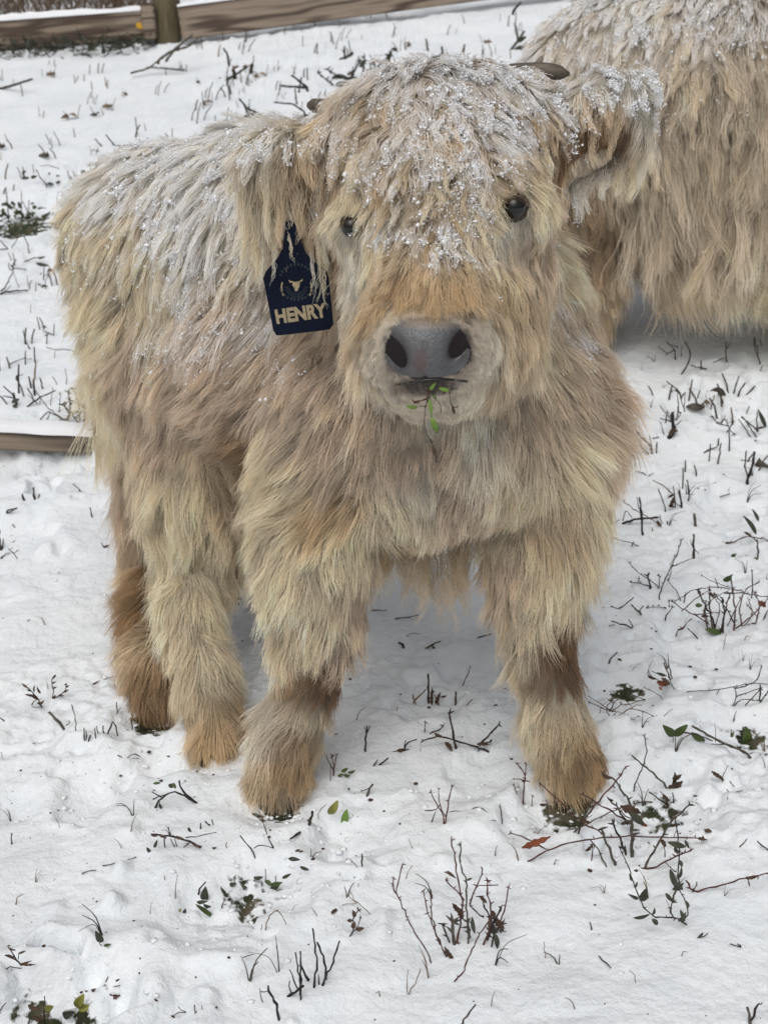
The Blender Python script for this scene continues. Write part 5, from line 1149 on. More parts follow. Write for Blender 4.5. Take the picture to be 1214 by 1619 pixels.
pl_('3', 'trailing_weed', 'trailing grey leafy weed with pods at the lower right', 'weed', [('d', 4, 800, 350, 810, 440, 820, 500, 815, 600, 820, 680), ('d', 4, 560, 510, 600, 600, 630, 700, 680, 790, 730, 815, 790, 810, 860, 845), ('d', 4, 790, 740, 780, 790, 800, 820), ('g', 6, 815, 680, 800, 700, 790, 745), ('d', 4, 820, 690, 850, 740, 860, 810, 830, 835), ('d', 3, 765, 575, 800, 610)],
    [('u', 650, 740, 675, 685, 42), ('u', 618, 815, 690, 798, 20), ('u', 780, 600, 805, 680, 30), ('u', 640, 730, 595, 710, 18), ('u', 610, 650, 600, 620, 16), ('u', 760, 705, 790, 740, 22), ('u', 790, 690, 840, 660, 24), ('u', 815, 640, 830, 590, 18), ('u', 815, 830, 850, 790, 24), ('u', 700, 820, 725, 845, 26), ('u', 620, 605, 640, 605, 14), ('u', 620, 680, 635, 655, 14), ('u', 700, 800, 712, 770, 16), ('n', 795, 370, 810, 372, 16), ('n', 795, 402, 812, 408, 16), ('n', 810, 440, 828, 438, 14), ('u', 770, 480, 850, 500, 30), ('u', 845, 470, 865, 508, 16), ('u', 800, 500, 815, 530, 20), ('u', 820, 560, 832, 590, 20), ('u', 850, 740, 862, 770, 18), ('u', 825, 780, 845, 830, 20), ('u', 800, 650, 835, 690, 26), ('u', 820, 700, 830, 760, 20)], group=W, buds=4)
pl_('3', 'arching_cane', 'red cane running out of the right edge from the trailing grey weed', 'cane', [('r', 5, 850, 650, 880, 702, 1000, 670, 1120, 635, 1250, 610), ('r', 3, 880, 700, 898, 662), ('r', 3, 1120, 640, 1130, 672)], [('n', 1110, 640, 1165, 632, 20)], group=W, buds=2)
pl_('3', 'stub', 'tiny dark stub alone on clean snow below the arching cane', 'weed', [('d', 4, 433, 868, 425, 832)], group=W)
pl_('3', 'stick', 'thin short stick lying on clean snow at the lower right', 'stick', [('d', 4, 465, 993, 490, 1018, 517, 1045)], group=W, lie=True)
pl_('3', 'stick', 'little brown three-pointed twig on clean snow near the right edge', 'stick', [('d', 3.5, 1042, 938, 1092, 952), ('d', 3, 1075, 938, 1090, 945)], group=W, lie=True)
pl_('3', 'leaf_fragment', 'small dark leaf fragment below the trailing grey weed', 'leaf', [('d', 3, 900, 912, 945, 893)], [('u', 900, 914, 925, 898, 12)], group=W, lie=True)
pl_('3', 'weed_stubble', 'two thick cut stems in the bottom right corner', 'weed', [('g', 9, 1135, 1290, 1120, 1210), ('d', 7, 1135, 1270, 1150, 1230, 1170, 1195), ('k', 4, 1168, 1195, 1185, 1190)], group=W)
pl_('3', 'stick', 'dark stick cut off by the right edge above the red cane', 'stick', [('d', 5, 1165, 475, 1190, 500, 1230, 530)], group=W)
pl_('3', 'grass_stalk', 'pale thin grass stem right of the bleached stalk', 'grass', [('t', 3, 1145, 440, 1120, 480, 1085, 510)], group=W, lie=True)
pl_('3', 'grass_stalk', 'faint pale hair-thin stem low between the two foreground weeds', 'grass', [('t', 1.6, 222, 920, 233, 995), ('t', 2.4, 600, 1045, 630, 1060, 632, 1105)], group=W)
pl_('3', 'twig', 'small red upright twig left of the front right hoof', 'twig', [('r', 4, 130, 300, 135, 240, 140, 180, 105, 135), ('r', 3, 140, 185, 143, 135), ('r', 3, 90, 200, 160, 212), ('d', 3, 110, 300, 90, 225), ('t', 3, 168, 315, 172, 275), ('d', 3, 60, 262, 90, 262)], group=W, buds=1)
pl_('3', 'grass_stalk', 'tiny dark stem left of the small red twig by the right hoof', 'weed', [('d', 3, 38, 372, 25, 318)], group=W)
# right middle
pl_('5', 'dry_bush', 'dense bush of dry red-brown stems with green leaves at the right edge', 'bush', [('r', 6, 935, 545, 935, 460, 960, 370, 975, 300), ('r', 6, 870, 520, 855, 400, 850, 270), ('k', 7, 890, 540, 870, 450, 800, 330, 780, 280), ('r', 6, 1000, 520, 1010, 400, 985, 250, 980, 200), ('r', 5, 1050, 500, 1030, 400, 1070, 270, 1150, 235), ('r', 4, 640, 350, 760, 275, 900, 260, 1060, 290), ('k', 5, 940, 300, 1060, 300, 1250, 330), ('d', 5, 1110, 170, 1115, 300, 1100, 345), ('r', 5, 1010, 515, 1100, 450, 1210, 330), ('r', 5, 1130, 490, 1160, 380, 1130, 300), ('r', 4, 1140, 440, 1080, 370), ('d', 4, 680, 410, 760, 340, 850, 280), ('r', 5, 850, 490, 800, 455, 700, 400, 620, 350), ('k', 7, 920, 540, 945, 420, 930, 330), ('r', 4, 960, 500, 1000, 420, 1040, 330), ('r', 4, 880, 520, 920, 400, 880, 300), ('d', 4, 840, 480, 820, 400, 870, 330, 960, 290), ('r', 4, 1060, 500, 1120, 430, 1090, 340), ('k', 5, 1170, 480, 1210, 400), ('r', 4, 760, 430, 900, 420), ('r', 4, 905, 270, 890, 220), ('d', 3, 800, 190, 880, 235, 980, 265), ('r', 5, 850, 540, 815, 430, 830, 350), ('k', 5, 1010, 500, 960, 400, 890, 310)],
    [('g', 935, 225, 988, 190, 42), ('g', 765, 375, 808, 375, 30), ('g', 825, 520, 925, 545, 45), ('r', 1150, 350, 1195, 385, 45), ('n', 850, 290, 880, 330, 24), ('n', 800, 440, 850, 440, 26), ('n', 1070, 500, 1110, 490, 22), ('g', 870, 545, 940, 530, 36), ('n', 780, 285, 795, 320, 22)], group=W, buds=2)
pl_('5', 'slender_weed', 'slender forked stem rising left of the red-brown bush', 'weed', [('g', 5, 540, 345, 565, 250, 610, 150, 660, 50, 680, 0, 680, -25), ('g', 4, 615, 140, 700, 110, 745, 88), ('g', 3, 600, 220, 630, 130), ('g', 3, 610, 130, 640, 70)], group=W, buds=2)
pl_('5', 'forked_weed', 'dark forked weed with a long bare arm left of the slender stem', 'weed', [('k', 8, 495, 270, 475, 195), ('r', 4, 365, 115, 400, 160, 470, 210, 545, 260), ('k', 5, 375, 235, 440, 240, 500, 265), ('k', 4, 425, 210, 400, 310), ('d', 3, 415, 255, 345, 305), ('d', 4, 545, 265, 550, 200)], group=W, buds=1)
pl_('5', 'twig', 'thin curved twig near the calf\'s right knee', 'twig', [('d', 5, 250, 380, 290, 400, 340, 370, 390, 325), ('d', 3, 260, 405, 300, 398)], group=W)
pl_('5', 'stub', 'short forked grey stub between the calf and the red-brown bush', 'weed', [('g', 8, 450, 440, 412, 405, 375, 370), ('g', 5, 425, 410, 450, 378)], group=W)
pl_('5', 'stick', 'forked brown stick lying below the forked grey stub', 'stick', [('d', 7, 255, 470, 330, 490, 400, 520), ('d', 5, 360, 460, 385, 505), ('d', 4, 240, 500, 275, 490), ('t', 3, 255, 435, 320, 440), ('t', 3, 290, 445, 320, 480)], group=W)
pl_('5', 'beaded_weed', 'thin beaded stem lying flat beside the forked stub', 'weed', [('g', 3, 462, 400, 530, 390, 590, 405)], [('u', 465, 405, 480, 393, 9), ('u', 500, 390, 515, 400, 9), ('u', 535, 385, 550, 397, 9), ('u', 570, 398, 588, 410, 9)], lie=True, group=W)
pl_('5', 'stub', 'short slanted dark stub left of the trampled hollow', 'weed', [('k', 6, 235, 715, 290, 660)], [('g', 290, 700, 320, 712, 18)], group=W)
pl_('5', 'stub', 'dark slanted stub just below the red-brown bush', 'weed', [('k', 6, 795, 585, 720, 515), ('r', 4, 650, 525, 700, 505, 740, 460)], [('n', 655, 525, 700, 512, 18)], group=W)
pl_('5', 'grey_runner', 'thin stem drooping with a knot above the red-brown bush', 'weed', [('d', 5, 580, 450, 605, 420, 625, 385), ('d', 4, 605, 385, 605, 350), ('d', 4, 595, 222, 640, 270, 685, 370), ('d', 4, 690, 370, 715, 300)], group=W, buds=1)
pl_('5', 'dry_roots', 'tangled nest of reddish dry rootlets beside the calf\'s right front leg', 'dry grass', [('t', 4, 110, 925, 200, 985, 260, 1015), ('r', 4, 120, 965, 190, 1000, 280, 1020), ('d', 3, 190, 1000, 175, 1060, 160, 1095), ('t', 4, 260, 1010, 330, 980, 400, 965, 460, 945), ('r', 4, 280, 1100, 240, 1050, 215, 990, 250, 965), ('r', 4, 290, 1090, 330, 1010, 400, 1000, 510, 1050), ('d', 4, 240, 1020, 300, 930, 330, 900), ('d', 4, 355, 910, 410, 935, 460, 950), ('t', 3, 230, 1085, 270, 1130, 290, 1200, 292, 1240), ('r', 3, 280, 1100, 300, 1050, 350, 1060, 430, 1080), ('t', 3, 200, 980, 260, 940, 350, 950, 380, 1000), ('r', 3, 300, 1090, 330, 1080, 420, 1050), ('t', 3, 370, 1010, 400, 980, 440, 985), ('r', 3, 245, 1060, 290, 1020, 350, 1040)], [('n', 420, 1075, 445, 1085, 16)], group=W)
pl_('5', 'dead_leaves', 'dark brown curled dead leaves in the trampled hollow right of the calf', 'leaves', [('d', 4, 480, 800, 540, 830, 600, 860), ('d', 4, 610, 830, 640, 890), ('g', 6, 615, 830, 575, 725), ('g', 5, 625, 822, 600, 720), ('d', 4, 500, 775, 560, 800), ('r', 3, 455, 875, 510, 900, 570, 932), ('d', 3, 480, 770, 500, 810)], [('r', 530, 840, 600, 855, 50), ('n', 475, 805, 530, 825, 24), ('u', 530, 785, 590, 805, 22), ('n', 560, 815, 610, 860, 40), ('r', 545, 870, 560, 890, 20)], group=W)
pl_('5', 'clover', 'heart-shaped pair of green clover leaves with a trailing leaf', 'leaves', [('g', 3, 630, 1200, 630, 1165), ('g', 4, 690, 1145, 740, 1155, 830, 1195)], [('g', 640, 1168, 568, 1105, 60), ('g', 630, 1168, 718, 1102, 56), ('g', 740, 1150, 825, 1198, 48)])
pl_('5', 'stick', 'thick grey-brown stick lying slanted beside the green clover leaves', 'stick', [('g', 11, 745, 1110, 870, 1180, 1000, 1240, 1105, 1290), ('d', 5, 690, 1150, 790, 1165, 870, 1200), ('d', 4, 860, 1220, 950, 1222)], group=W)
pl_('5', 'green_sprout', 'single broad dark green leaf standing near the right edge', 'leaf', [('d', 4, 980, 1180, 985, 1130)], [('g', 1065, 1228, 1070, 1112, 78), ('g', 975, 1190, 1000, 1140, 18)])
pl_('5', 'bare_branch', 'bare wiry branch reaching in from the right edge above the broad green leaf', 'branch', [('g', 4, 700, 900, 850, 895, 1000, 870, 1120, 850, 1230, 858), ('d', 5, 1170, 745, 1140, 840, 1060, 872, 1010, 880), ('d', 7, 1155, 1090, 1165, 960, 1160, 880), ('d', 4, 1000, 990, 1040, 945, 1150, 955), ('d', 4, 1005, 880, 1020, 930, 990, 990), ('g', 3.5, 935, 1095, 910, 1020, 870, 960, 910, 890), ('d', 4, 1160, 880, 1110, 900, 1010, 930), ('d', 5, 1165, 960, 1210, 900), ('d', 4, 1160, 1000, 1215, 960), ('d', 4, 1060, 1000, 1100, 950, 1160, 890), ('g', 3, 780, 1115, 860, 1105, 935, 1095)], group=W, buds=2)
pl_('5', 'grass_stalk', 'thin slanting grass stem above the green clover leaves', 'grass', [('t', 3, 560, 1062, 625, 1005)], group=W)
pl_('5', 'leaf_curl', 'small curled brown leaf in the snow between the stick and the broad leaf', 'leaf', [('d', 3, 860, 1388, 900, 1400, 940, 1460), ('t', 3, 965, 1350, 930, 1420)], [('n', 865, 1385, 935, 1430, 34), ('u', 880, 1400, 940, 1440, 24)], group=W)
pl_('5', 'twig', 'thin reddish twigs lying near the right edge below the curled brown leaf', 'twig', [('r', 4, 955, 1508, 990, 1550), ('r', 3, 960, 1560, 1000, 1530, 1080, 1510), ('t', 3, 1150, 1525, 1180, 1500, 1215, 1490), ('r', 3, 975, 1460, 1000, 1490)], group=W, lie=True)
pl_('5', 'leaf_pair', 'tiny pair of dark green leaves on a stub above the red-brown bush', 'leaves', [('d', 7, 1145, 80, 1150, 40, 1140, -25), ('d', 4, 1140, -15, 1095, -55)], [('g', 1105, 110, 1070, 70, 42), ('g', 1108, 108, 1150, 82, 34), ('g', 985, 80, 1015, 60, 26)], group=W)
# upper right
pl_('4', 'dead_weed', 'bent dark stem with a side arm right below the cow\'s belly hair', 'weed', [('k', 6, 680, 200, 720, 140, 740, 75, 720, 30, 700, 0), ('k', 5, 735, 145, 780, 155, 835, 168)], group=W)
pl_('4', 'dead_weed', 'thin forked sprig left of the bent dark stem under the cow', 'weed', [('k', 5, 645, 110, 640, 50, 590, 0), ('k', 4, 540, 30, 575, 60, 600, 75, 640, 50), ('d', 4, 680, 90, 685, 20), ('k', 4, 620, 20, 660, 35), ('k', 4, 585, 85, 600, 75)], group=W)
pl_('4', 'snapped_weed', 'snapped stem folded at a right angle below the cow', 'weed', [('k', 5, 955, 128, 950, 60, 955, 0), ('k', 4, 845, 140, 900, 115, 945, 100), ('k', 4, 860, 160, 845, 138)], group=W)
pl_('4', 'stub', 'upright dark stub pair furthest right under the cow', 'weed', [('g', 6, 1165, 148, 1140, 80, 1125, 25), ('d', 4, 1150, 110, 1142, 20)], group=W)
pl_('4', 'stub', 'short black stick and stub just right of the calf\'s chest hair', 'weed', [('k', 5, 670, 305, 590, 240), ('g', 8, 605, 355, 625, 300)], group=W)
pl_('4', 'weed_stubble', 'row of four cut stubs standing beside a dip in the snow', 'weed', [('k', 6, 938, 380, 905, 290), ('k', 6, 995, 325, 1030, 210), ('k', 7, 1018, 375, 1030, 310, 1070, 250), ('g', 7, 1075, 325, 1130, 270)], group=W)
pl_('4', 'teasel', 'dark bulb-shaped dead seed head with black spikes right of the calf', 'weed', [('k', 20, 600, 585, 630, 560, 635, 520), ('k', 14, 632, 545, 628, 490, 625, 430), ('g', 4, 610, 470, 550, 390), ('k', 4, 640, 480, 665, 430, 655, 318), ('g', 4, 700, 430, 670, 325), ('k', 5, 620, 490, 550, 465), ('g', 4, 650, 510, 680, 480), ('g', 4, 605, 620, 580, 580, 550, 490), ('g', 3, 695, 400, 705, 320), ('k', 4, 600, 430, 625, 480), ('k', 4, 650, 480, 680, 430)], [('n', 605, 575, 650, 520, 40), ('n', 620, 540, 660, 545, 30)], group=W)
pl_('4', 'weed_stubble', 'branching black stump of cut stems left below the bulb-shaped seed head', 'weed', [('k', 9, 505, 680, 490, 625, 430, 580, 390, 500), ('k', 4, 465, 690, 440, 650, 405, 580), ('k', 5, 480, 685, 440, 640, 395, 628), ('g', 4, 500, 640, 485, 570), ('d', 6, 528, 678, 532, 612), ('g', 4, 440, 640, 430, 590)], group=W)
pl_('4', 'stub', 'dark stub half hidden by the calf\'s shoulder hair', 'weed', [('g', 6, 510, 322, 480, 270)], group=W)
pl_('4', 'twig', 'small twig poking out below the calf\'s shoulder hair', 'twig', [('d', 4, 305, 600, 280, 555, 260, 510), ('d', 3, 250, 555, 285, 553), ('t', 3, 295, 505, 280, 550)], group=W)
pl_('4', 'forked_weed', 'brown branching sprig between the cut stems and the right edge', 'weed', [('d', 5, 940, 600, 960, 550, 995, 490), ('d', 5, 865, 455, 900, 500, 970, 515), ('d', 4, 950, 480, 975, 540, 1005, 570), ('d', 3, 940, 590, 1005, 560), ('d', 3, 900, 500, 945, 475)], group=W, buds=2)
pl_('4', 'crossed_weeds', 'three crossed stems with a leaf spike near the right edge', 'weed', [('g', 5, 1105, 585, 1030, 475), ('g', 5, 1140, 585, 1050, 455), ('k', 6, 1150, 545, 1045, 460), ('k', 5, 1140, 550, 1140, 430)], [('u', 1195, 525, 1145, 412, 30), ('n', 1140, 530, 1190, 520, 20)], group=W)
pl_('4', 'twig', 'short forked twig alone in the middle of the right-hand snow', 'twig', [('d', 6, 805, 680, 850, 660, 900, 640), ('t', 3, 852, 660, 858, 622)], group=W)
pl_('4', 'thick_stub', 'thick black split stump near the right edge', 'stump', [('k', 11, 1078, 870, 1090, 820, 1120, 740, 1125, 670), ('k', 6, 1085, 830, 1065, 760, 1075, 665), ('k', 4, 1040, 722, 1100, 728), ('k', 4, 1120, 745, 1140, 745)], group=W)
pl_('4', 'stick', 'short black stick lying at the right edge beside the split stump', 'stick', [('k', 5, 1145, 768, 1250, 774)], group=W, lie=True)
pl_('4', 'weed_stubble', 'cluster of stubs around a brown leaf below the short forked twig', 'weed', [('g', 5, 588, 1032, 560, 960, 540, 895), ('k', 8, 685, 1020, 665, 905), ('k', 7, 728, 940, 715, 845), ('g', 4, 718, 955, 705, 870), ('t', 5, 640, 940, 570, 880, 505, 845), ('d', 5, 645, 1010, 630, 880), ('k', 4, 690, 1015, 640, 980)], [('n', 610, 1010, 640, 940, 34), ('n', 600, 950, 640, 930, 22), ('n', 600, 1000, 640, 1010, 20)], group=W)
pl_('4', 'crossed_weeds', 'horizontal black stick crossed by an upright stem, nearest the calf\'s leg', 'weed', [('k', 10, 312, 1110, 400, 1085, 480, 1075, 545, 1070), ('k', 8, 443, 1200, 440, 1060, 425, 950), ('r', 4, 325, 970, 400, 1030, 480, 1070, 560, 1130), ('d', 4, 572, 1175, 550, 1055), ('k', 7, 590, 1190, 595, 1095), ('g', 4, 325, 1090, 340, 1020, 380, 1075), ('k', 4, 340, 1152, 435, 1140), ('g', 4, 250, 1112, 305, 1085), ('k', 4, 440, 1100, 410, 950)], [('n', 530, 1090, 560, 1130, 24), ('g', 500, 1190, 502, 1130, 12), ('g', 455, 1200, 470, 1230, 14), ('g', 475, 1235, 540, 1250, 14)], group=W)
pl_('4', 'twig', 'thin knotted twig lying by the calf\'s right leg hair', 'twig', [('k', 4, 240, 1190, 330, 1215, 385, 1230, 440, 1250), ('k', 6, 380, 1245, 390, 1222)], group=W)
pl_('4', 'stub', 'short thick lone stub in the right-hand snow', 'weed', [('g', 12, 767, 1125, 757, 1048)], group=W)
pl_('4', 'stub', 'tall straight lone stub below the short thick one', 'weed', [('d', 9, 757, 1315, 755, 1175), ('g', 3, 787, 1295, 745, 1250, 735, 1210)], group=W)
pl_('4', 'spiky_weed', 'pointed dead leaf spikes above a red runner near the right edge', 'weed', [('r', 5, 945, 1225, 1000, 1225, 1080, 1185, 1140, 1190, 1230, 1220)], [('u', 1135, 1175, 1058, 1062, 34), ('u', 1150, 1095, 1112, 1022, 24), ('n', 1060, 1160, 1110, 1190, 22), ('n', 945, 1228, 975, 1222, 16)], group=W, buds=2)
pl_('4', 'twig', 'fine dark twigs lying beside the branching black stump', 'twig', [('d', 3.5, 400, 800, 440, 805, 465, 822), ('d', 3, 480, 828, 510, 808), ('t', 4, 325, 695, 380, 706), ('d', 4, 505, 598, 545, 590)], group=W, lie=True)
pl_('4', 'stick', 'two dark slivers near the dip at the far right', 'stick', [('k', 5, 800, 918, 830, 912), ('d', 5, 915, 955, 975, 935), ('k', 3, 870, 875, 890, 865)], group=W, lie=True)
# between the legs
pl_('10', 'stick', 'T-shaped broken stick between the calf\'s legs', 'stick', [('g', 5, 270, 705, 310, 680, 345, 668), ('g', 9, 310, 685, 345, 735)], group=W)
pl_('10', 'stub', 'curled dark stub left of the T-shaped stick', 'weed', [('d', 7, 198, 695, 190, 672, 176, 672), ('t', 2, 205, 650, 215, 632, 260, 638)], group=W)
pl_('10', 'stick', 'thin horizontal stems behind the fringe under the chest', 'stick', [('d', 3.5, 150, 580, 200, 573, 255, 562), ('d', 3, 55, 545, 130, 543), ('d', 3.5, 478, 660, 550, 635)], group=W)
pl_('10', 'dead_weed', 'upright stem with curled brown leaves between the front legs', 'weed', [('d', 6, 296, 930, 295, 798), ('t', 4, 235, 915, 285, 860), ('t', 4, 235, 880, 240, 925, 260, 930), ('g', 6, 403, 925, 406, 870), ('t', 3, 430, 850, 465, 765), ('d', 3, 440, 932, 470, 900), ('t', 4, 340, 925, 320, 880)], [('n', 310, 925, 312, 850, 18), ('n', 325, 920, 345, 870, 20), ('n', 345, 890, 370, 885, 12)], group=W)
pl_('10', 'forked_twig', 'wide dark twig with forked ends and two round brown leaves between the front legs', 'twig', [('d', 6, 405, 1100, 395, 1030, 380, 955), ('d', 5, 275, 1065, 350, 1045, 430, 1075, 545, 1105), ('d', 5, 500, 1085, 540, 1040, 578, 1000), ('d', 4, 290, 1035, 330, 1030, 355, 1008), ('d', 4, 490, 1080, 545, 1070), ('d', 3, 282, 1030, 285, 992)], [('n', 312, 1106, 350, 1100, 26), ('n', 362, 1070, 392, 1105, 26), ('n', 495, 1075, 540, 1080, 20), ('n', 320, 1035, 355, 1050, 20)], group=W, buds=1)
pl_('10', 'twig', 'low curved twig with a crumpled leaf nearer the left front leg', 'twig', [('d', 4, 135, 1112, 200, 1100, 275, 1105), ('d', 4, 200, 1100, 215, 1065, 250, 1060), ('d', 3, 200, 1090, 205, 1065)], [('n', 168, 1108, 205, 1098, 22)], group=W)
pl_('10', 'stub', 'slim upright stub with a forked top right of the left front leg', 'weed', [('d', 5, 45, 1105, 48, 1050, 50, 1005), ('d', 3, 48, 1040, 40, 1010), ('d', 3, 48, 1040, 62, 1005)], group=W)
pl_('10', 'stub', 'two little slanted stubs below the slim forked stub', 'weed', [('d', 4, 75, 1165, 95, 1140), ('d', 5, 100, 1162, 135, 1135)], group=W)
pl_('9', 'dead_weed', 'green-tipped weed seen in the gap between hind and front legs', 'weed', [('g', 4, 510, 560, 520, 440), ('g', 4, 480, 620, 485, 650), ('g', 3, 490, 535, 495, 560)], [('u', 520, 510, 555, 520, 22), ('g', 530, 490, 560, 500, 16)], group=W)
# left side
pl_('1', 'twig', 'black twig with a clustered tip lying left of the front hooves', 'twig', [('k', 7, 820, 215, 830, 260, 900, 315), ('k', 6, 800, 265, 850, 285, 903, 318), ('k', 6, 800, 265, 750, 280, 710, 330, 690, 375), ('k', 4, 712, 330, 700, 400), ('k', 4, 740, 290, 695, 265), ('k', 4, 750, 280, 700, 300), ('k', 4, 730, 310, 735, 345)], [('u', 665, 370, 700, 395, 28), ('u', 728, 320, 740, 345, 16), ('u', 770, 235, 800, 240, 24), ('g', 700, 228, 735, 224, 14), ('u', 690, 385, 712, 400, 18), ('g', 790, 225, 805, 250, 20)], group=W)
pl_('1', 'trailing_weed', 'limp brown trailing weed with shrivelled leaves below the black twig', 'weed', [('d', 6, 690, 460, 780, 465, 860, 490, 920, 515), ('r', 4, 860, 505, 800, 550, 735, 592), ('d', 4, 770, 425, 780, 470), ('d', 4, 755, 520, 750, 480, 765, 465), ('d', 3, 810, 520, 800, 480), ('d', 3, 850, 475, 890, 470, 990, 450), ('d', 3, 780, 480, 800, 520)], [('n', 690, 458, 720, 468, 18), ('u', 672, 520, 690, 545, 18), ('n', 730, 460, 760, 475, 18), ('u', 860, 428, 875, 450, 16), ('n', 800, 470, 840, 480, 20), ('u', 705, 520, 720, 485, 16), ('n', 880, 505, 925, 515, 18), ('u', 970, 525, 990, 520, 12), ('n', 740, 595, 760, 590, 12)], lie=False, group=W)
pl_('1', 'stalk', 'row of three tiny stubs above the limp trailing weed', 'weed', [('d', 5, 925, 440, 918, 408), ('d', 5, 960, 418, 938, 400), ('d', 4, 975, 415, 968, 392), ('t', 3, 1040, 520, 1037, 495)], group=W)
pl_('1', 'green_sprout', 'single folded dark green leaf alone in the lower left snow', 'leaf', [('g', 3, 455, 958, 475, 972)], [('u', 470, 952, 438, 902, 36), ('g', 475, 968, 508, 962, 16)])
pl_('1', 'dead_sprig', 'dead grey sprig with narrow leaves at the left edge, lower corner', 'weed', [('d', 4, 40, 1102, 20, 1065, 60, 1060, 100, 1072), ('d', 4, 100, 1060, 60, 1020, 25, 1012), ('d', 4, 80, 1040, 40, 975), ('d', 3, 85, 1030, 90, 1000)], [('n', 90, 1050, 165, 1055, 16), ('n', 30, 1010, 75, 1025, 16), ('n', 38, 978, 75, 990, 12), ('n', 85, 1005, 120, 992, 14), ('n', 90, 1055, 145, 1038, 14)], group=W)
pl_('1', 'green_sprout', 'dark green leaf with a broken twig above the frosty clump', 'leaf', [('d', 5, 902, 722, 940, 678)], [('u', 935, 760, 940, 700, 44), ('u', 940, 762, 970, 755, 18)])
pl_('1', 'leafy_clump', 'frosty round clump with dull green leaves low on the left', 'weed', [('r', 3.5, 1000, 835, 1025, 760), ('g', 3, 985, 845, 940, 810)], [('g', 895, 780, 985, 845, 24), ('u', 880, 865, 862, 835, 26), ('u', 840, 820, 848, 800, 20), ('u', 930, 780, 965, 790, 24), ('y', 820, 815, 828, 798, 14), ('u', 900, 770, 950, 765, 20)], group=W)
pl_('1', 'green_grass', 'lone green grass blade near the left edge', 'grass', [('g', 5, 53, 508, 55, 480, 56, 455)], group=W)
pl_('1', 'stalk', 'thin short stems at the bottom left of the black clump', 'weed', [('d', 3, 795, 1275, 850, 1274), ('d', 2.5, 815, 1245, 850, 1272), ('d', 4, 890, 1292, 890, 1240), ('t', 3, 920, 1290, 922, 1240), ('t', 3, 1085, 1048, 1110, 1020, 1160, 1008)], [('n', 880, 1290, 900, 1270, 16)], group=W)
pl_('1', 'stalk', 'few dead shreds beside the yellow-mossed hollow in the bottom left corner', 'weed', [('d', 4, 205, 1330, 205, 1200), ('d', 3, 470, 1170, 550, 1150), ('d', 3, 480, 1140, 495, 1110), ('d', 3, 0, 1260, 30, 1230), ('d', 4, 130, 1330, 140, 1280), ('d', 3, 285, 1310, 300, 1280)], [('n', 480, 1200, 550, 1195, 40), ('y', 350, 1250, 385, 1190, 50), ('y', 205, 1260, 245, 1245, 40), ('n', 530, 1130, 550, 1120, 12), ('n', 420, 1175, 440, 1165, 18), ('y', 360, 1260, 415, 1245, 40), ('n', 440, 1250, 500, 1220, 36), ('n', 130, 1240, 180, 1260, 36), ('u', 290, 1290, 340, 1270, 40), ('n', 150, 1290, 200, 1310, 36)], group=W)
pl_('1', 'twig', 'thin dark twig half buried in the left foreground', 'twig', [('d', 3, 375, 648, 400, 635, 440, 632), ('d', 3, 470, 612, 530, 600), ('d', 2.5, 585, 585, 625, 572)], group=W, lie=True)
pl_('1', 'green_sprouts', 'dark green sprouts showing through the thin snow left of centre', 'weed', [('g', 4, 1010, 700, 1040, 745), ('g', 3, 1075, 680, 1078, 645), ('g', 3, 1060, 730, 1080, 765)], [('g', 1075, 760, 1125, 748, 36), ('u', 1050, 690, 1080, 685, 24), ('g', 1180, 760, 1225, 745, 34), ('u', 1100, 700, 1130, 705, 26), ('u', 1010, 705, 1035, 740, 18), ('g', 1240, 690, 1290, 680, 26), ('u', 1260, 720, 1330, 730, 30), ('g', 1230, 740, 1280, 760, 26), ('u', 1290, 660, 1330, 640, 18), ('u', 1160, 655, 1180, 662, 14)], group=W)
pl_('2', 'green_sprouts', 'patch of dark green sprouts nearest the left front hoof', 'weed', [('d', 3, 110, 660, 110, 590), ('d', 3, 150, 680, 155, 620)], [('g', 80, 720, 140, 705, 34), ('u', 130, 680, 175, 650, 28), ('u', 60, 630, 100, 625, 20), ('g', 160, 700, 200, 690, 26), ('u', 200, 690, 240, 685, 14), ('u', 210, 545, 260, 550, 22), ('u', 260, 580, 300, 595, 18), ('g', 110, 640, 140, 665, 22), ('u', 300, 630, 340, 625, 12)], group=W)
pl_('7', 'dead_fern', 'snow-frosted brown dead fern at the left, behind the stub row', 'fern', [('d', 6, 320, 740, 280, 680, 230, 620, 168, 575), ('d', 5, 400, 690, 405, 610, 385, 560, 418, 508), ('d', 5, 405, 690, 460, 660, 500, 620, 505, 578), ('d', 4, 365, 615, 355, 565), ('d', 4, 240, 740, 260, 700, 320, 690), ('d', 3, 240, 750, 290, 755, 320, 742)],
    [('n', 270, 670, 190, 655, 26), ('n', 300, 700, 230, 660, 26), ('n', 240, 630, 205, 620, 20), ('n', 260, 640, 262, 585, 20), ('n', 310, 650, 280, 600, 26), ('n', 210, 605, 168, 575, 24), ('n', 320, 730, 280, 720, 26), ('n', 400, 610, 430, 600, 22), ('n', 390, 570, 425, 560, 22), ('n', 395, 540, 425, 510, 22), ('n', 440, 665, 485, 665, 20), ('n', 480, 640, 520, 620, 22), ('n', 495, 600, 525, 590, 22), ('n', 490, 590, 505, 575, 16), ('n', 405, 690, 420, 660, 26), ('n', 300, 735, 335, 700, 26), ('n', 245, 740, 262, 705, 14)], group=W)
pl_('7', 'broken_stick', 'thick broken grey stick leaning between the dead fern and stub row', 'stick', [('g', 15, 490, 912, 430, 850, 370, 788), ('d', 5, 500, 890, 525, 880, 520, 855)], group=W)
pl_('7', 'stub', 'tall thin lone stub right of the thick broken stick', 'weed', [('d', 5, 577, 945, 565, 830, 550, 740), ('d', 3, 555, 770, 540, 730)], group=W)
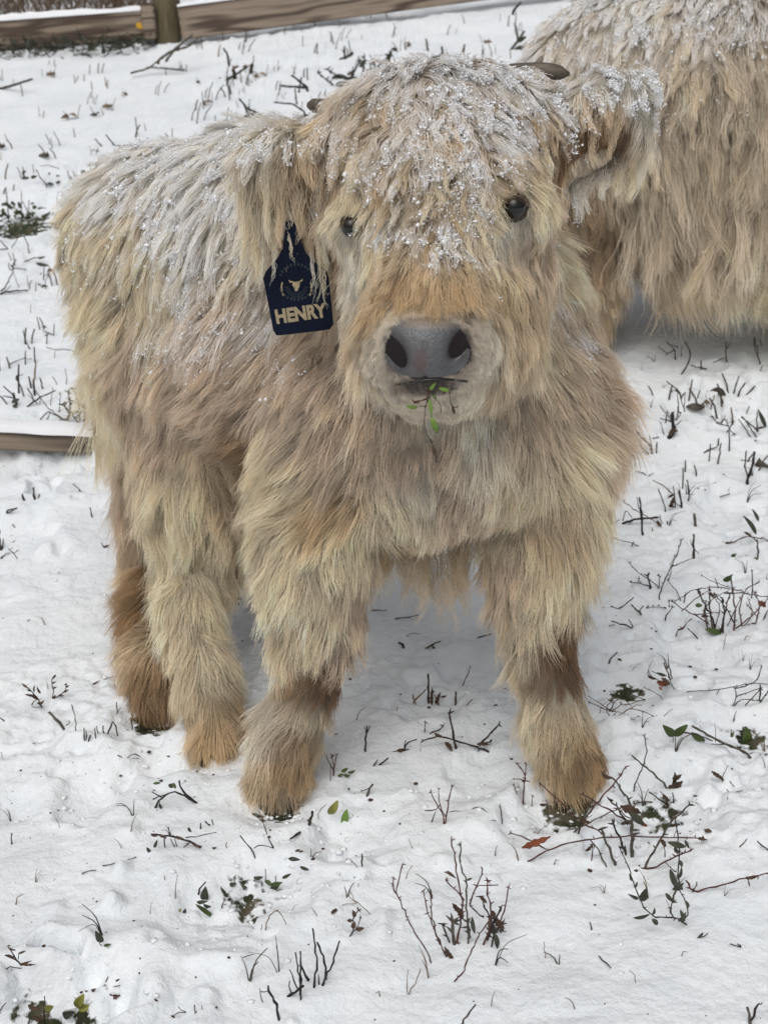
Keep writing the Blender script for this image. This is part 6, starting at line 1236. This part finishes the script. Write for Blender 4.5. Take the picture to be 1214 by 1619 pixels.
pl_('7', 'weed_stubble', 'row of dark cut stubs left of the hind hooves', 'weed', [('d', 7, 637, 1038, 635, 910), ('d', 6, 655, 1035, 648, 930), ('d', 9, 665, 1030, 685, 965), ('d', 7, 728, 1025, 715, 912), ('g', 6, 742, 950, 730, 895), ('d', 8, 782, 978, 778, 895), ('d', 8, 812, 985, 825, 920, 850, 860), ('d', 7, 890, 970, 880, 920, 855, 865), ('d', 5, 785, 1040, 735, 985), ('d', 6, 858, 1045, 820, 1000), ('d', 5, 855, 1045, 850, 990), ('d', 5, 875, 1058, 925, 1022), ('d', 4, 700, 1065, 735, 1050)], group=W)
pl_('7', 'leaf_curl', 'curled thin brown leaf right of the dark stub row', 'leaf', [('d', 4, 885, 1115, 940, 1142), ('d', 4, 955, 1140, 1010, 1100, 1062, 1128), ('d', 3, 1000, 1140, 1050, 1140)], [('n', 885, 1112, 930, 1132, 12), ('n', 1010, 1100, 1060, 1125, 12)], group=W)
pl_('7', 'dead_weed', 'three slim stems against the hindmost hoof', 'weed', [('g', 6, 885, 812, 880, 715), ('g', 4, 870, 820, 912, 755), ('d', 6, 997, 945, 992, 800), ('d', 3, 915, 805, 920, 785)], group=W)
pl_('7', 'leaf_curl', 'dark twig with a leaf lying behind the hind hooves at the left', 'twig', [('d', 4, 750, 560, 800, 535, 890, 510, 915, 550), ('d', 5, 705, 640, 718, 636), ('d', 3, 780, 605, 790, 610), ('d', 6, 898, 455, 935, 430)], [('n', 688, 586, 755, 552, 20)], group=W)
pl_('7', 'dead_sprig', 'brown dead sprig at the left edge level with the stub row', 'weed', [('d', 6, -10, 825, 30, 860, 75, 862), ('d', 4, 0, 945, 35, 925), ('d', 6, 75, 925, 78, 900), ('d', 3, 15, 1115, 12, 1090)], group=W)
pl_('7', 'leaf_crumb', 'few dark crumbs of leaf scattered in the left snow', 'leaf', [('d', 5, 210, 115, 230, 105), ('d', 4, 250, 1038, 272, 1036), ('d', 6, 545, 1018, 570, 990), ('d', 5, 25, 1200, 48, 1192), ('d', 3, 1080, 1358, 1092, 1352)], group=W, lie=True)
pl_('6', 'thin_twig', 'thin bent twig above the half buried plank at the left edge', 'twig', [('g', 4, 50, 140, 75, 130, 150, 100, 195, 105), ('g', 4, 20, 310, 60, 220, 75, 135), ('g', 3, 0, 290, 20, 310)], group=W)
pl_('6', 'dead_weed', 'dark knotted sprig at the left edge above the plank', 'weed', [('k', 6, 50, 380, 0, 330), ('k', 5, 20, 330, 90, 345), ('k', 9, 100, 440, 100, 380, 85, 312), ('d', 5, 140, 465, 125, 400), ('k', 6, 150, 465, 195, 410), ('k', 4, 0, 430, 35, 400), ('d', 3, 30, 430, 95, 462), ('k', 4, 15, 405, 40, 435)], [('u', 75, 370, 120, 350, 30), ('u', 80, 390, 110, 400, 24)], group=W)
pl_('6', 'stick', 'leaning stick between the knotted sprig and the bush above the plank', 'stick', [('k', 6, 160, 400, 250, 340, 340, 298), ('g', 4, 410, 480, 380, 470, 290, 400, 220, 300), ('g', 3, 235, 420, 250, 350), ('g', 3, 310, 390, 325, 275), ('g', 3, 235, 380, 170, 320)], group=W)
pl_('6', 'dry_bush', 'thorny dark dry bush beside the calf\'s rump above the plank', 'bush', [('k', 7, 415, 500, 430, 400, 420, 310), ('k', 6, 490, 500, 480, 380, 450, 290), ('g', 5, 495, 340, 520, 240), ('k', 9, 440, 440, 385, 385), ('g', 4, 365, 430, 370, 320), ('k', 6, 520, 500, 515, 380, 540, 290), ('g', 5, 400, 480, 290, 420, 250, 480), ('k', 5, 460, 470, 540, 390), ('k', 6, 410, 470, 470, 430), ('g', 4, 340, 490, 400, 470), ('k', 5, 460, 370, 420, 350), ('g', 4, 510, 500, 530, 420), ('g', 4, 260, 485, 300, 482, 305, 430), ('k', 5, 480, 500, 440, 440)], [('u', 470, 370, 500, 380, 30), ('u', 400, 480, 435, 500, 24), ('u', 500, 400, 530, 390, 24), ('u', 420, 430, 455, 440, 24)], group=W, buds=3)
pl_('6', 'stub', 'curved stub pair above the knotted sprig', 'weed', [('g', 7, 265, 282, 255, 250, 245, 220), ('k', 9, 110, 235, 105, 205), ('k', 4, 112, 205, 145, 200)], group=W)
pl_('6', 'thin_twig', 'thin hair-like twig touching the calf\'s rump', 'twig', [('g', 4, 285, 35, 330, 50, 440, 50, 480, 75), ('g', 3, 325, 150, 338, 60), ('g', 3, 405, 260, 410, 200, 395, 160), ('g', 3, 355, 265, 320, 210)], group=W)
pl_('6', 'stub', 'group of three small stubs in the snow below the plank', 'weed', [('d', 9, 152, 962, 138, 930), ('d', 9, 215, 952, 205, 890), ('d', 6, 232, 962, 242, 930)], group=W)
pl_('6', 'stub', 'folded black stub below the three small stubs at the left', 'weed', [('k', 6, 40, 1058, 42, 1030, 108, 1015), ('k', 4, 42, 1050, 100, 1022), ('d', 5, 95, 1130, 78, 1112)], group=W)
pl_('6', 'stick', 'small slanted stick near the left edge beside a dark tuft', 'stick', [('d', 4, 115, 1320, 85, 1290, 52, 1260)], group=W)
pl_('6', 'dark_tuft', 'dark shaggy dead tuft cut off by the left edge', 'weed', [('d', 9, 5, 1270, 0, 1200, -5, 1140), ('d', 6, 12, 1270, 22, 1200), ('d', 6, 0, 1400, 40, 1310)], [('n', -10, 1330, 45, 1310, 26), ('n', -10, 1360, 38, 1350, 24), ('n', -10, 1395, 30, 1380, 24), ('n', 0, 1310, 20, 1285, 20)], group=W)
pl_('6', 'stub', 'small dark stub below the calf\'s tail', 'weed', [('d', 6, 565, 1065, 550, 1040, 550, 1010), ('g', 4, 500, 918, 470, 885, 440, 868)], [('u', 480, 905, 505, 920, 12), ('u', 440, 965, 460, 970, 20)], group=W)
pl_('6', 'leaf_fragment', 'tiny dark leaf left of the hind leg on clean snow', 'leaf', [('d', 5, 620, 1230, 638, 1255)], [('n', 632, 1255, 668, 1240, 18)], group=W)
pl_('8', 'twig', 'curled black twig at the left edge beside the calf\'s rump', 'twig', [('k', 5, 60, 1035, 55, 1065, 75, 1090, 95, 1080, 70, 1045), ('k', 5, 90, 1090, 60, 1140, 35, 1195, 0, 1225), ('d', 4, 85, 1070, 170, 1078), ('g', 3, 90, 1100, 125, 1200)], group=W)
pl_('8', 'stick', 'long dark stick lying at the left edge under the curled twig', 'stick', [('k', 7, -10, 1238, 40, 1222, 90, 1215, 185, 1212), ('d', 3, 20, 1230, 75, 1180)], group=W)
pl_('8', 'stick', 'stick with a dark leaf lying right of the curled twig', 'stick', [('k', 5, 110, 1045, 230, 1000, 290, 1000)], [('u', 232, 1040, 312, 1052, 26), ('u', 250, 1010, 290, 995, 16), ('u', 330, 1058, 380, 1060, 12)], group=W)
pl_('8', 'twig', 'fine pale-brown twig below the dark leaf at the left', 'twig', [('g', 3.5, 168, 1155, 240, 1135, 265, 1110, 340, 1108), ('g', 4, 255, 1125, 268, 1098)], [('u', 168, 1158, 200, 1150, 12)], group=W)
pl_('8', 'dead_weed', 'thin V-shaped stems at the left edge above the curled twig', 'weed', [('k', 5, 55, 945, 0, 890), ('g', 3.5, 75, 940, 105, 900, 125, 820), ('g', 5, 190, 978, 178, 910, 155, 860), ('d', 4, 0, 950, 55, 945)], group=W)
pl_('8', 'dead_leaf', 'olive dead leaf and beaded stem left of the calf\'s flank', 'leaf', [('d', 5, 195, 1585, 165, 1540, 150, 1465), ('k', 5, 345, 1500, 350, 1425), ('d', 4, 340, 1497, 270, 1465), ('g', 4, 405, 1512, 430, 1470, 462, 1452)], [('n', 215, 1572, 305, 1505, 36), ('n', 270, 1530, 310, 1490, 20), ('n', 275, 1440, 300, 1450, 18)], group=W)
pl_('8', 'leafy_bush', 'low dark green leafy bush at the left edge halfway up the slope', 'bush', [('d', 5, 60, 770, 50, 640, 40, 560), ('d', 4, 140, 760, 140, 570), ('d', 4, 180, 740, 190, 630), ('d', 4, 200, 760, 150, 640), ('g', 4, 0, 770, 75, 730), ('d', 5, 270, 750, 320, 710), ('d', 3, 240, 690, 300, 686)],
    [('u' if i % 3 else 'g', x, y, x + dx, y + dy, w_) for i, (x, y, dx, dy, w_) in enumerate([(random.uniform(5, 215), random.uniform(655, 755), random.uniform(-30, 30), random.uniform(-22, 14), random.uniform(18, 34)) for _ in range(46)])] + [('u', 265, 750, 320, 715, 24), ('g', 270, 730, 290, 750, 20), ('g', 245, 685, 280, 680, 12)], group=W)
pl_('8', 'dead_leaves', 'row of small dark dead leaves upslope from the leafy bush', 'leaves', [('d', 5, 300, 530, 265, 495, 230, 435), ('d', 3, 260, 415, 320, 408, 380, 435), ('d', 4, 150, 500, 150, 440)], [('u', 140, 500, 190, 490, 26), ('u', 145, 470, 170, 445, 24), ('u', 200, 490, 240, 480, 26), ('u', 300, 530, 350, 535, 24), ('u', 360, 525, 390, 515, 22), ('u', 360, 480, 385, 480, 16), ('u', 125, 512, 145, 512, 14), ('u', 440, 490, 475, 505, 16), ('u', 520, 455, 550, 448, 24), ('n', 500, 515, 540, 490, 30), ('g', 625, 450, 655, 450, 30), ('g', 600, 500, 635, 480, 28), ('u', 455, 580, 490, 565, 26), ('u', 310, 462, 325, 468, 20)], group=W)
pl_('8', 'branch', 'forked fallen branch upslope just above the calf\'s back at left', 'branch', [('g', 7, 610, 240, 640, 275, 670, 300), ('k', 6, 655, 308, 700, 335, 750, 330), ('d', 7, 680, 215, 740, 290, 820, 282), ('d', 4, 745, 330, 790, 310)], [('n', 715, 340, 755, 320, 28), ('u', 715, 385, 735, 380, 20)], group=W)
# up the slope behind the head
pl_('11', 'dead_weed', 'dark shrubby sprig just above the calf\'s left horn', 'weed', [('k', 4, 725, 222, 760, 225, 798, 228), ('k', 4, 798, 228, 770, 205, 755, 195), ('k', 3, 775, 240, 782, 200), ('g', 3, 770, 270, 765, 230), ('k', 3, 710, 265, 760, 270, 790, 290), ('k', 4, 735, 330, 760, 310, 800, 298), ('k', 3, 740, 345, 790, 320), ('g', 3, 700, 300, 720, 310)], group=W)
pl_('11', 'leafy_bush', 'dark green sprig patch right behind the calf\'s forelock', 'bush', [('k', 3, 870, 225, 825, 190), ('k', 3, 930, 205, 880, 200, 850, 180), ('k', 4, 960, 190, 1010, 145), ('k', 3, 940, 195, 945, 150), ('g', 3, 1000, 180, 1015, 140), ('k', 3, 910, 200, 935, 155), ('k', 3, 975, 190, 970, 160)], [('u', 860, 205, 900, 200, 24), ('u', 890, 215, 930, 205, 22), ('u', 870, 220, 910, 218, 18), ('u', 935, 175, 950, 155, 14), ('u', 960, 190, 990, 175, 14), ('u', 1000, 160, 1015, 145, 10), ('n', 900, 195, 920, 185, 12)], group=W, buds=2)
pl_('11', 'dead_weed', 'reddish leafed sprig above the calf\'s back, left of the left horn', 'weed', [('k', 4, 690, 305, 640, 280, 620, 255), ('g', 3, 650, 310, 630, 265), ('k', 4, 700, 300, 640, 310, 600, 325), ('k', 4, 590, 340, 585, 310), ('k', 3, 550, 330, 585, 335)], [('g', 575, 335, 592, 310, 16), ('r', 598, 345, 630, 322, 20), ('u', 630, 315, 660, 295, 20), ('u', 640, 320, 680, 305, 20), ('u', 545, 330, 575, 335, 14)], group=W)
pl_('11', 'stick', 'fallen dark twig at the left edge below the fence', 'stick', [('d', 4, -5, 232, 40, 220, 85, 205)], group=W)
pl_('11', 'dead_weed', 'little dark weed pair in the middle of the upper slope', 'weed', [('d', 7, 610, 205, 605, 178), ('d', 4, 595, 170, 590, 140, 580, 125), ('d', 4, 585, 210, 640, 175), ('d', 6, 650, 190, 655, 165), ('g', 3, 575, 215, 570, 200)], group=W)
pl_('11', 'branch', 'fan of bare twigs at the foot of the fence post', 'branch', [('g', 4, 410, 158, 440, 135, 490, 120, 515, 100), ('g', 4, 430, 160, 460, 120), ('g', 3, 340, 190, 385, 178, 420, 150), ('g', 4, 440, 140, 500, 90), ('g', 3, 380, 175, 440, 178, 480, 182)], group=W)
pl_('11', 'dead_weed', 'small dark dead weed on the upper slope right of centre', 'weed', [('d', 4, 895, 155, 893, 120), ('d', 4, 880, 155, 915, 140), ('d', 5, 900, 152, 915, 135)], [('u', 885, 155, 915, 150, 14)], group=W)
pl_('11', 'dead_weed', 'spiky weed just left of the cow\'s rump at the top', 'weed', [('g', 4, 1110, 135, 1105, 100), ('g', 3, 1095, 160, 1100, 130), ('d', 4, 1150, 155, 1145, 120), ('d', 4, 1160, 140, 1190, 155), ('d', 4, 1200, 140, 1205, 115), ('d', 3, 1130, 160, 1150, 130), ('k', 4, 1330, 30, 1350, 5), ('k', 4, 1325, 130, 1360, 80), ('g', 4, 1345, 110, 1335, 60)], [('u', 1110, 160, 1140, 145, 12), ('u', 1340, 110, 1365, 95, 14), ('u', 1330, 130, 1370, 120, 14)], group=W)

# short dry stubble dotted over the far slope: one thing each
SR = np.random.default_rng(12)
spots = []
while len(spots) < 200:
    z = SR.random()
    if z < .34: u, v = SR.uniform(0, 420), SR.uniform(85, 330)
    elif z < .50: u, v = SR.uniform(0, 110), SR.uniform(330, 640)
    elif z < .85: u, v = SR.uniform(300, 840), SR.uniform(25, 150)
    elif z < .93: u, v = SR.uniform(1010, 1214), SR.uniform(540, 760)
    else: u, v = SR.uniform(380, 620), SR.uniform(150, 215)
    if u > 90 and v > 560 - (u * 1.6) and u < 420 and v > 240: continue
    if v < 105 - .16 * u: continue
    spots.append((u, v))
protos = []
for k in range(12):
    Vv, Ff = [], []
    for j in range(SR.integers(1, 4)):
        a = SR.uniform(0, 6.28); x0, y0 = SR.normal(0, .012, 2); h_ = SR.uniform(.018, .055); lean = SR.normal(0, .35, 2)
        pts = [[x0, y0, -.01], [x0 + lean[0] * h_ * .4, y0 + lean[1] * h_ * .4, h_ * .5], [x0 + lean[0] * h_, y0 + lean[1] * h_, h_]]
        v_, f_ = tube(pts, np.array([1, .9, .75]) * SR.uniform(.0010, .0024), 5); Ff += [[q + len(Vv) for q in ff] for ff in f_]; Vv += v_.tolist()
    if k % 6 == 0:
        for q in range(2):
            d_ = SR.normal(0, 1, 3); d_[2] = abs(d_[2]) * .3; d_ /= np.linalg.norm(d_)
            v_, f_ = leaf_geo([0, 0, .005], d_ * .03, .014, .2, .2); Ff += [[q2 + len(Vv) for q2 in ff] for ff in f_]; Vv += v_.tolist()
    me = bpy.data.meshes.new('stubble'); me.from_pydata(Vv, [], Ff); me.materials.append(MATS[['grey_stem', 'dark_stem', 'tan_stem', 'grey_stem'][k % 4]]); protos.append(me)
for (u, v) in spots:
    p = hit(u, v, True); o = bpy.data.objects.new('stubble', protos[SR.integers(0, 12)]); COL.objects.link(o)
    s_ = SR.uniform(.5, 1.25) * (1 + .25 * (p[1] - 2) / 4); o.location = p; o.rotation_euler = (0, 0, SR.uniform(0, 6.28)); o.scale = (s_, s_, s_)
    tag(o, 'short dry weed stub poking out of the snowy slope behind the animals', 'weed stub', 'dry stubble on the far slope')

gr_protos = []
for k in range(8):
    Vv, Ff = [], []
    for j in range(SR.integers(1, 4)):
        a = SR.uniform(0, 6.28); h_ = SR.uniform(.012, .04); bend = SR.uniform(.2, 1.3)
        pts = [[0, 0, -.006], [math.cos(a) * h_ * .25 * bend, math.sin(a) * h_ * .25 * bend, h_ * .55], [math.cos(a) * h_ * .8 * bend, math.sin(a) * h_ * .8 * bend, h_ * (1 - .35 * bend)]]
        v_, f_ = tube(resample(pts, .006), np.linspace(1, .4, len(resample(pts, .006))) * SR.uniform(.0005, .0011), 5); Ff += [[q + len(Vv) for q in ff] for ff in f_]; Vv += v_.tolist()
    me = bpy.data.meshes.new('dry_sprout'); me.from_pydata(Vv, [], Ff); me.materials.append(MATS[['tan_stem', 'grey_stem', 'dark_stem', 'red_stem'][k % 4]]); gr_protos.append(me)
for k in range(90):
    u, v = (SR.uniform(0, 1214), SR.uniform(980, 1600)) if k % 3 else (SR.uniform(980, 1214), SR.uniform(560, 1200))
    p = hit(u, v, True); o = bpy.data.objects.new('dry_sprout', gr_protos[SR.integers(0, 8)]); COL.objects.link(o)
    o.location = p; o.rotation_euler = (0, 0, SR.uniform(0, 6.28)); o.scale = (SR.uniform(.6, 1.3),) * 3
    tag(o, 'tiny thin dry grass sprout in the snow around and in front of the calf', 'grass sprout', 'tiny dry sprouts in the near snow')

# sprig hanging from the calf's mouth
LY = (lip[2])[1] - .006
sp_ = plant('12', 'plant_sprig', 'green and brown plant sprig dangling from the calf\'s mouth', 'plant', [('g', 3, 590, 655, 575, 700, 560, 745, 545, 800), ('r', 7, 560, 720, 548, 770), ('r', 6, 545, 775, 500, 785, 460, 790), ('g', 4, 565, 760, 570, 850, 575, 900), ('g', 4, 545, 790, 525, 870, 530, 960, 555, 1020, 590, 1075, 605, 1110), ('g', 7, 570, 1050, 600, 1100, 600, 1175), ('r', 4, 690, 735, 700, 800, 715, 860), ('g', 3, 600, 775, 635, 800, 635, 860), ('d', 3, 500, 818, 540, 820), ('g', 4, 600, 710, 640, 705, 680, 715), ('r', 4, 715, 825, 740, 825)],
    [('b', 575, 890, 615, 990, 46), ('b', 620, 705, 690, 722, 30), ('b', 565, 715, 600, 670, 26), ('b', 485, 825, 412, 818, 30), ('b', 560, 770, 575, 880, 26), ('n', 500, 785, 460, 800, 20), ('n', 705, 830, 725, 870, 24), ('n', 575, 1080, 610, 1150, 26), ('g', 580, 740, 605, 780, 20)], Yfix=LY, buds=1)
#@@ENDPLANTS
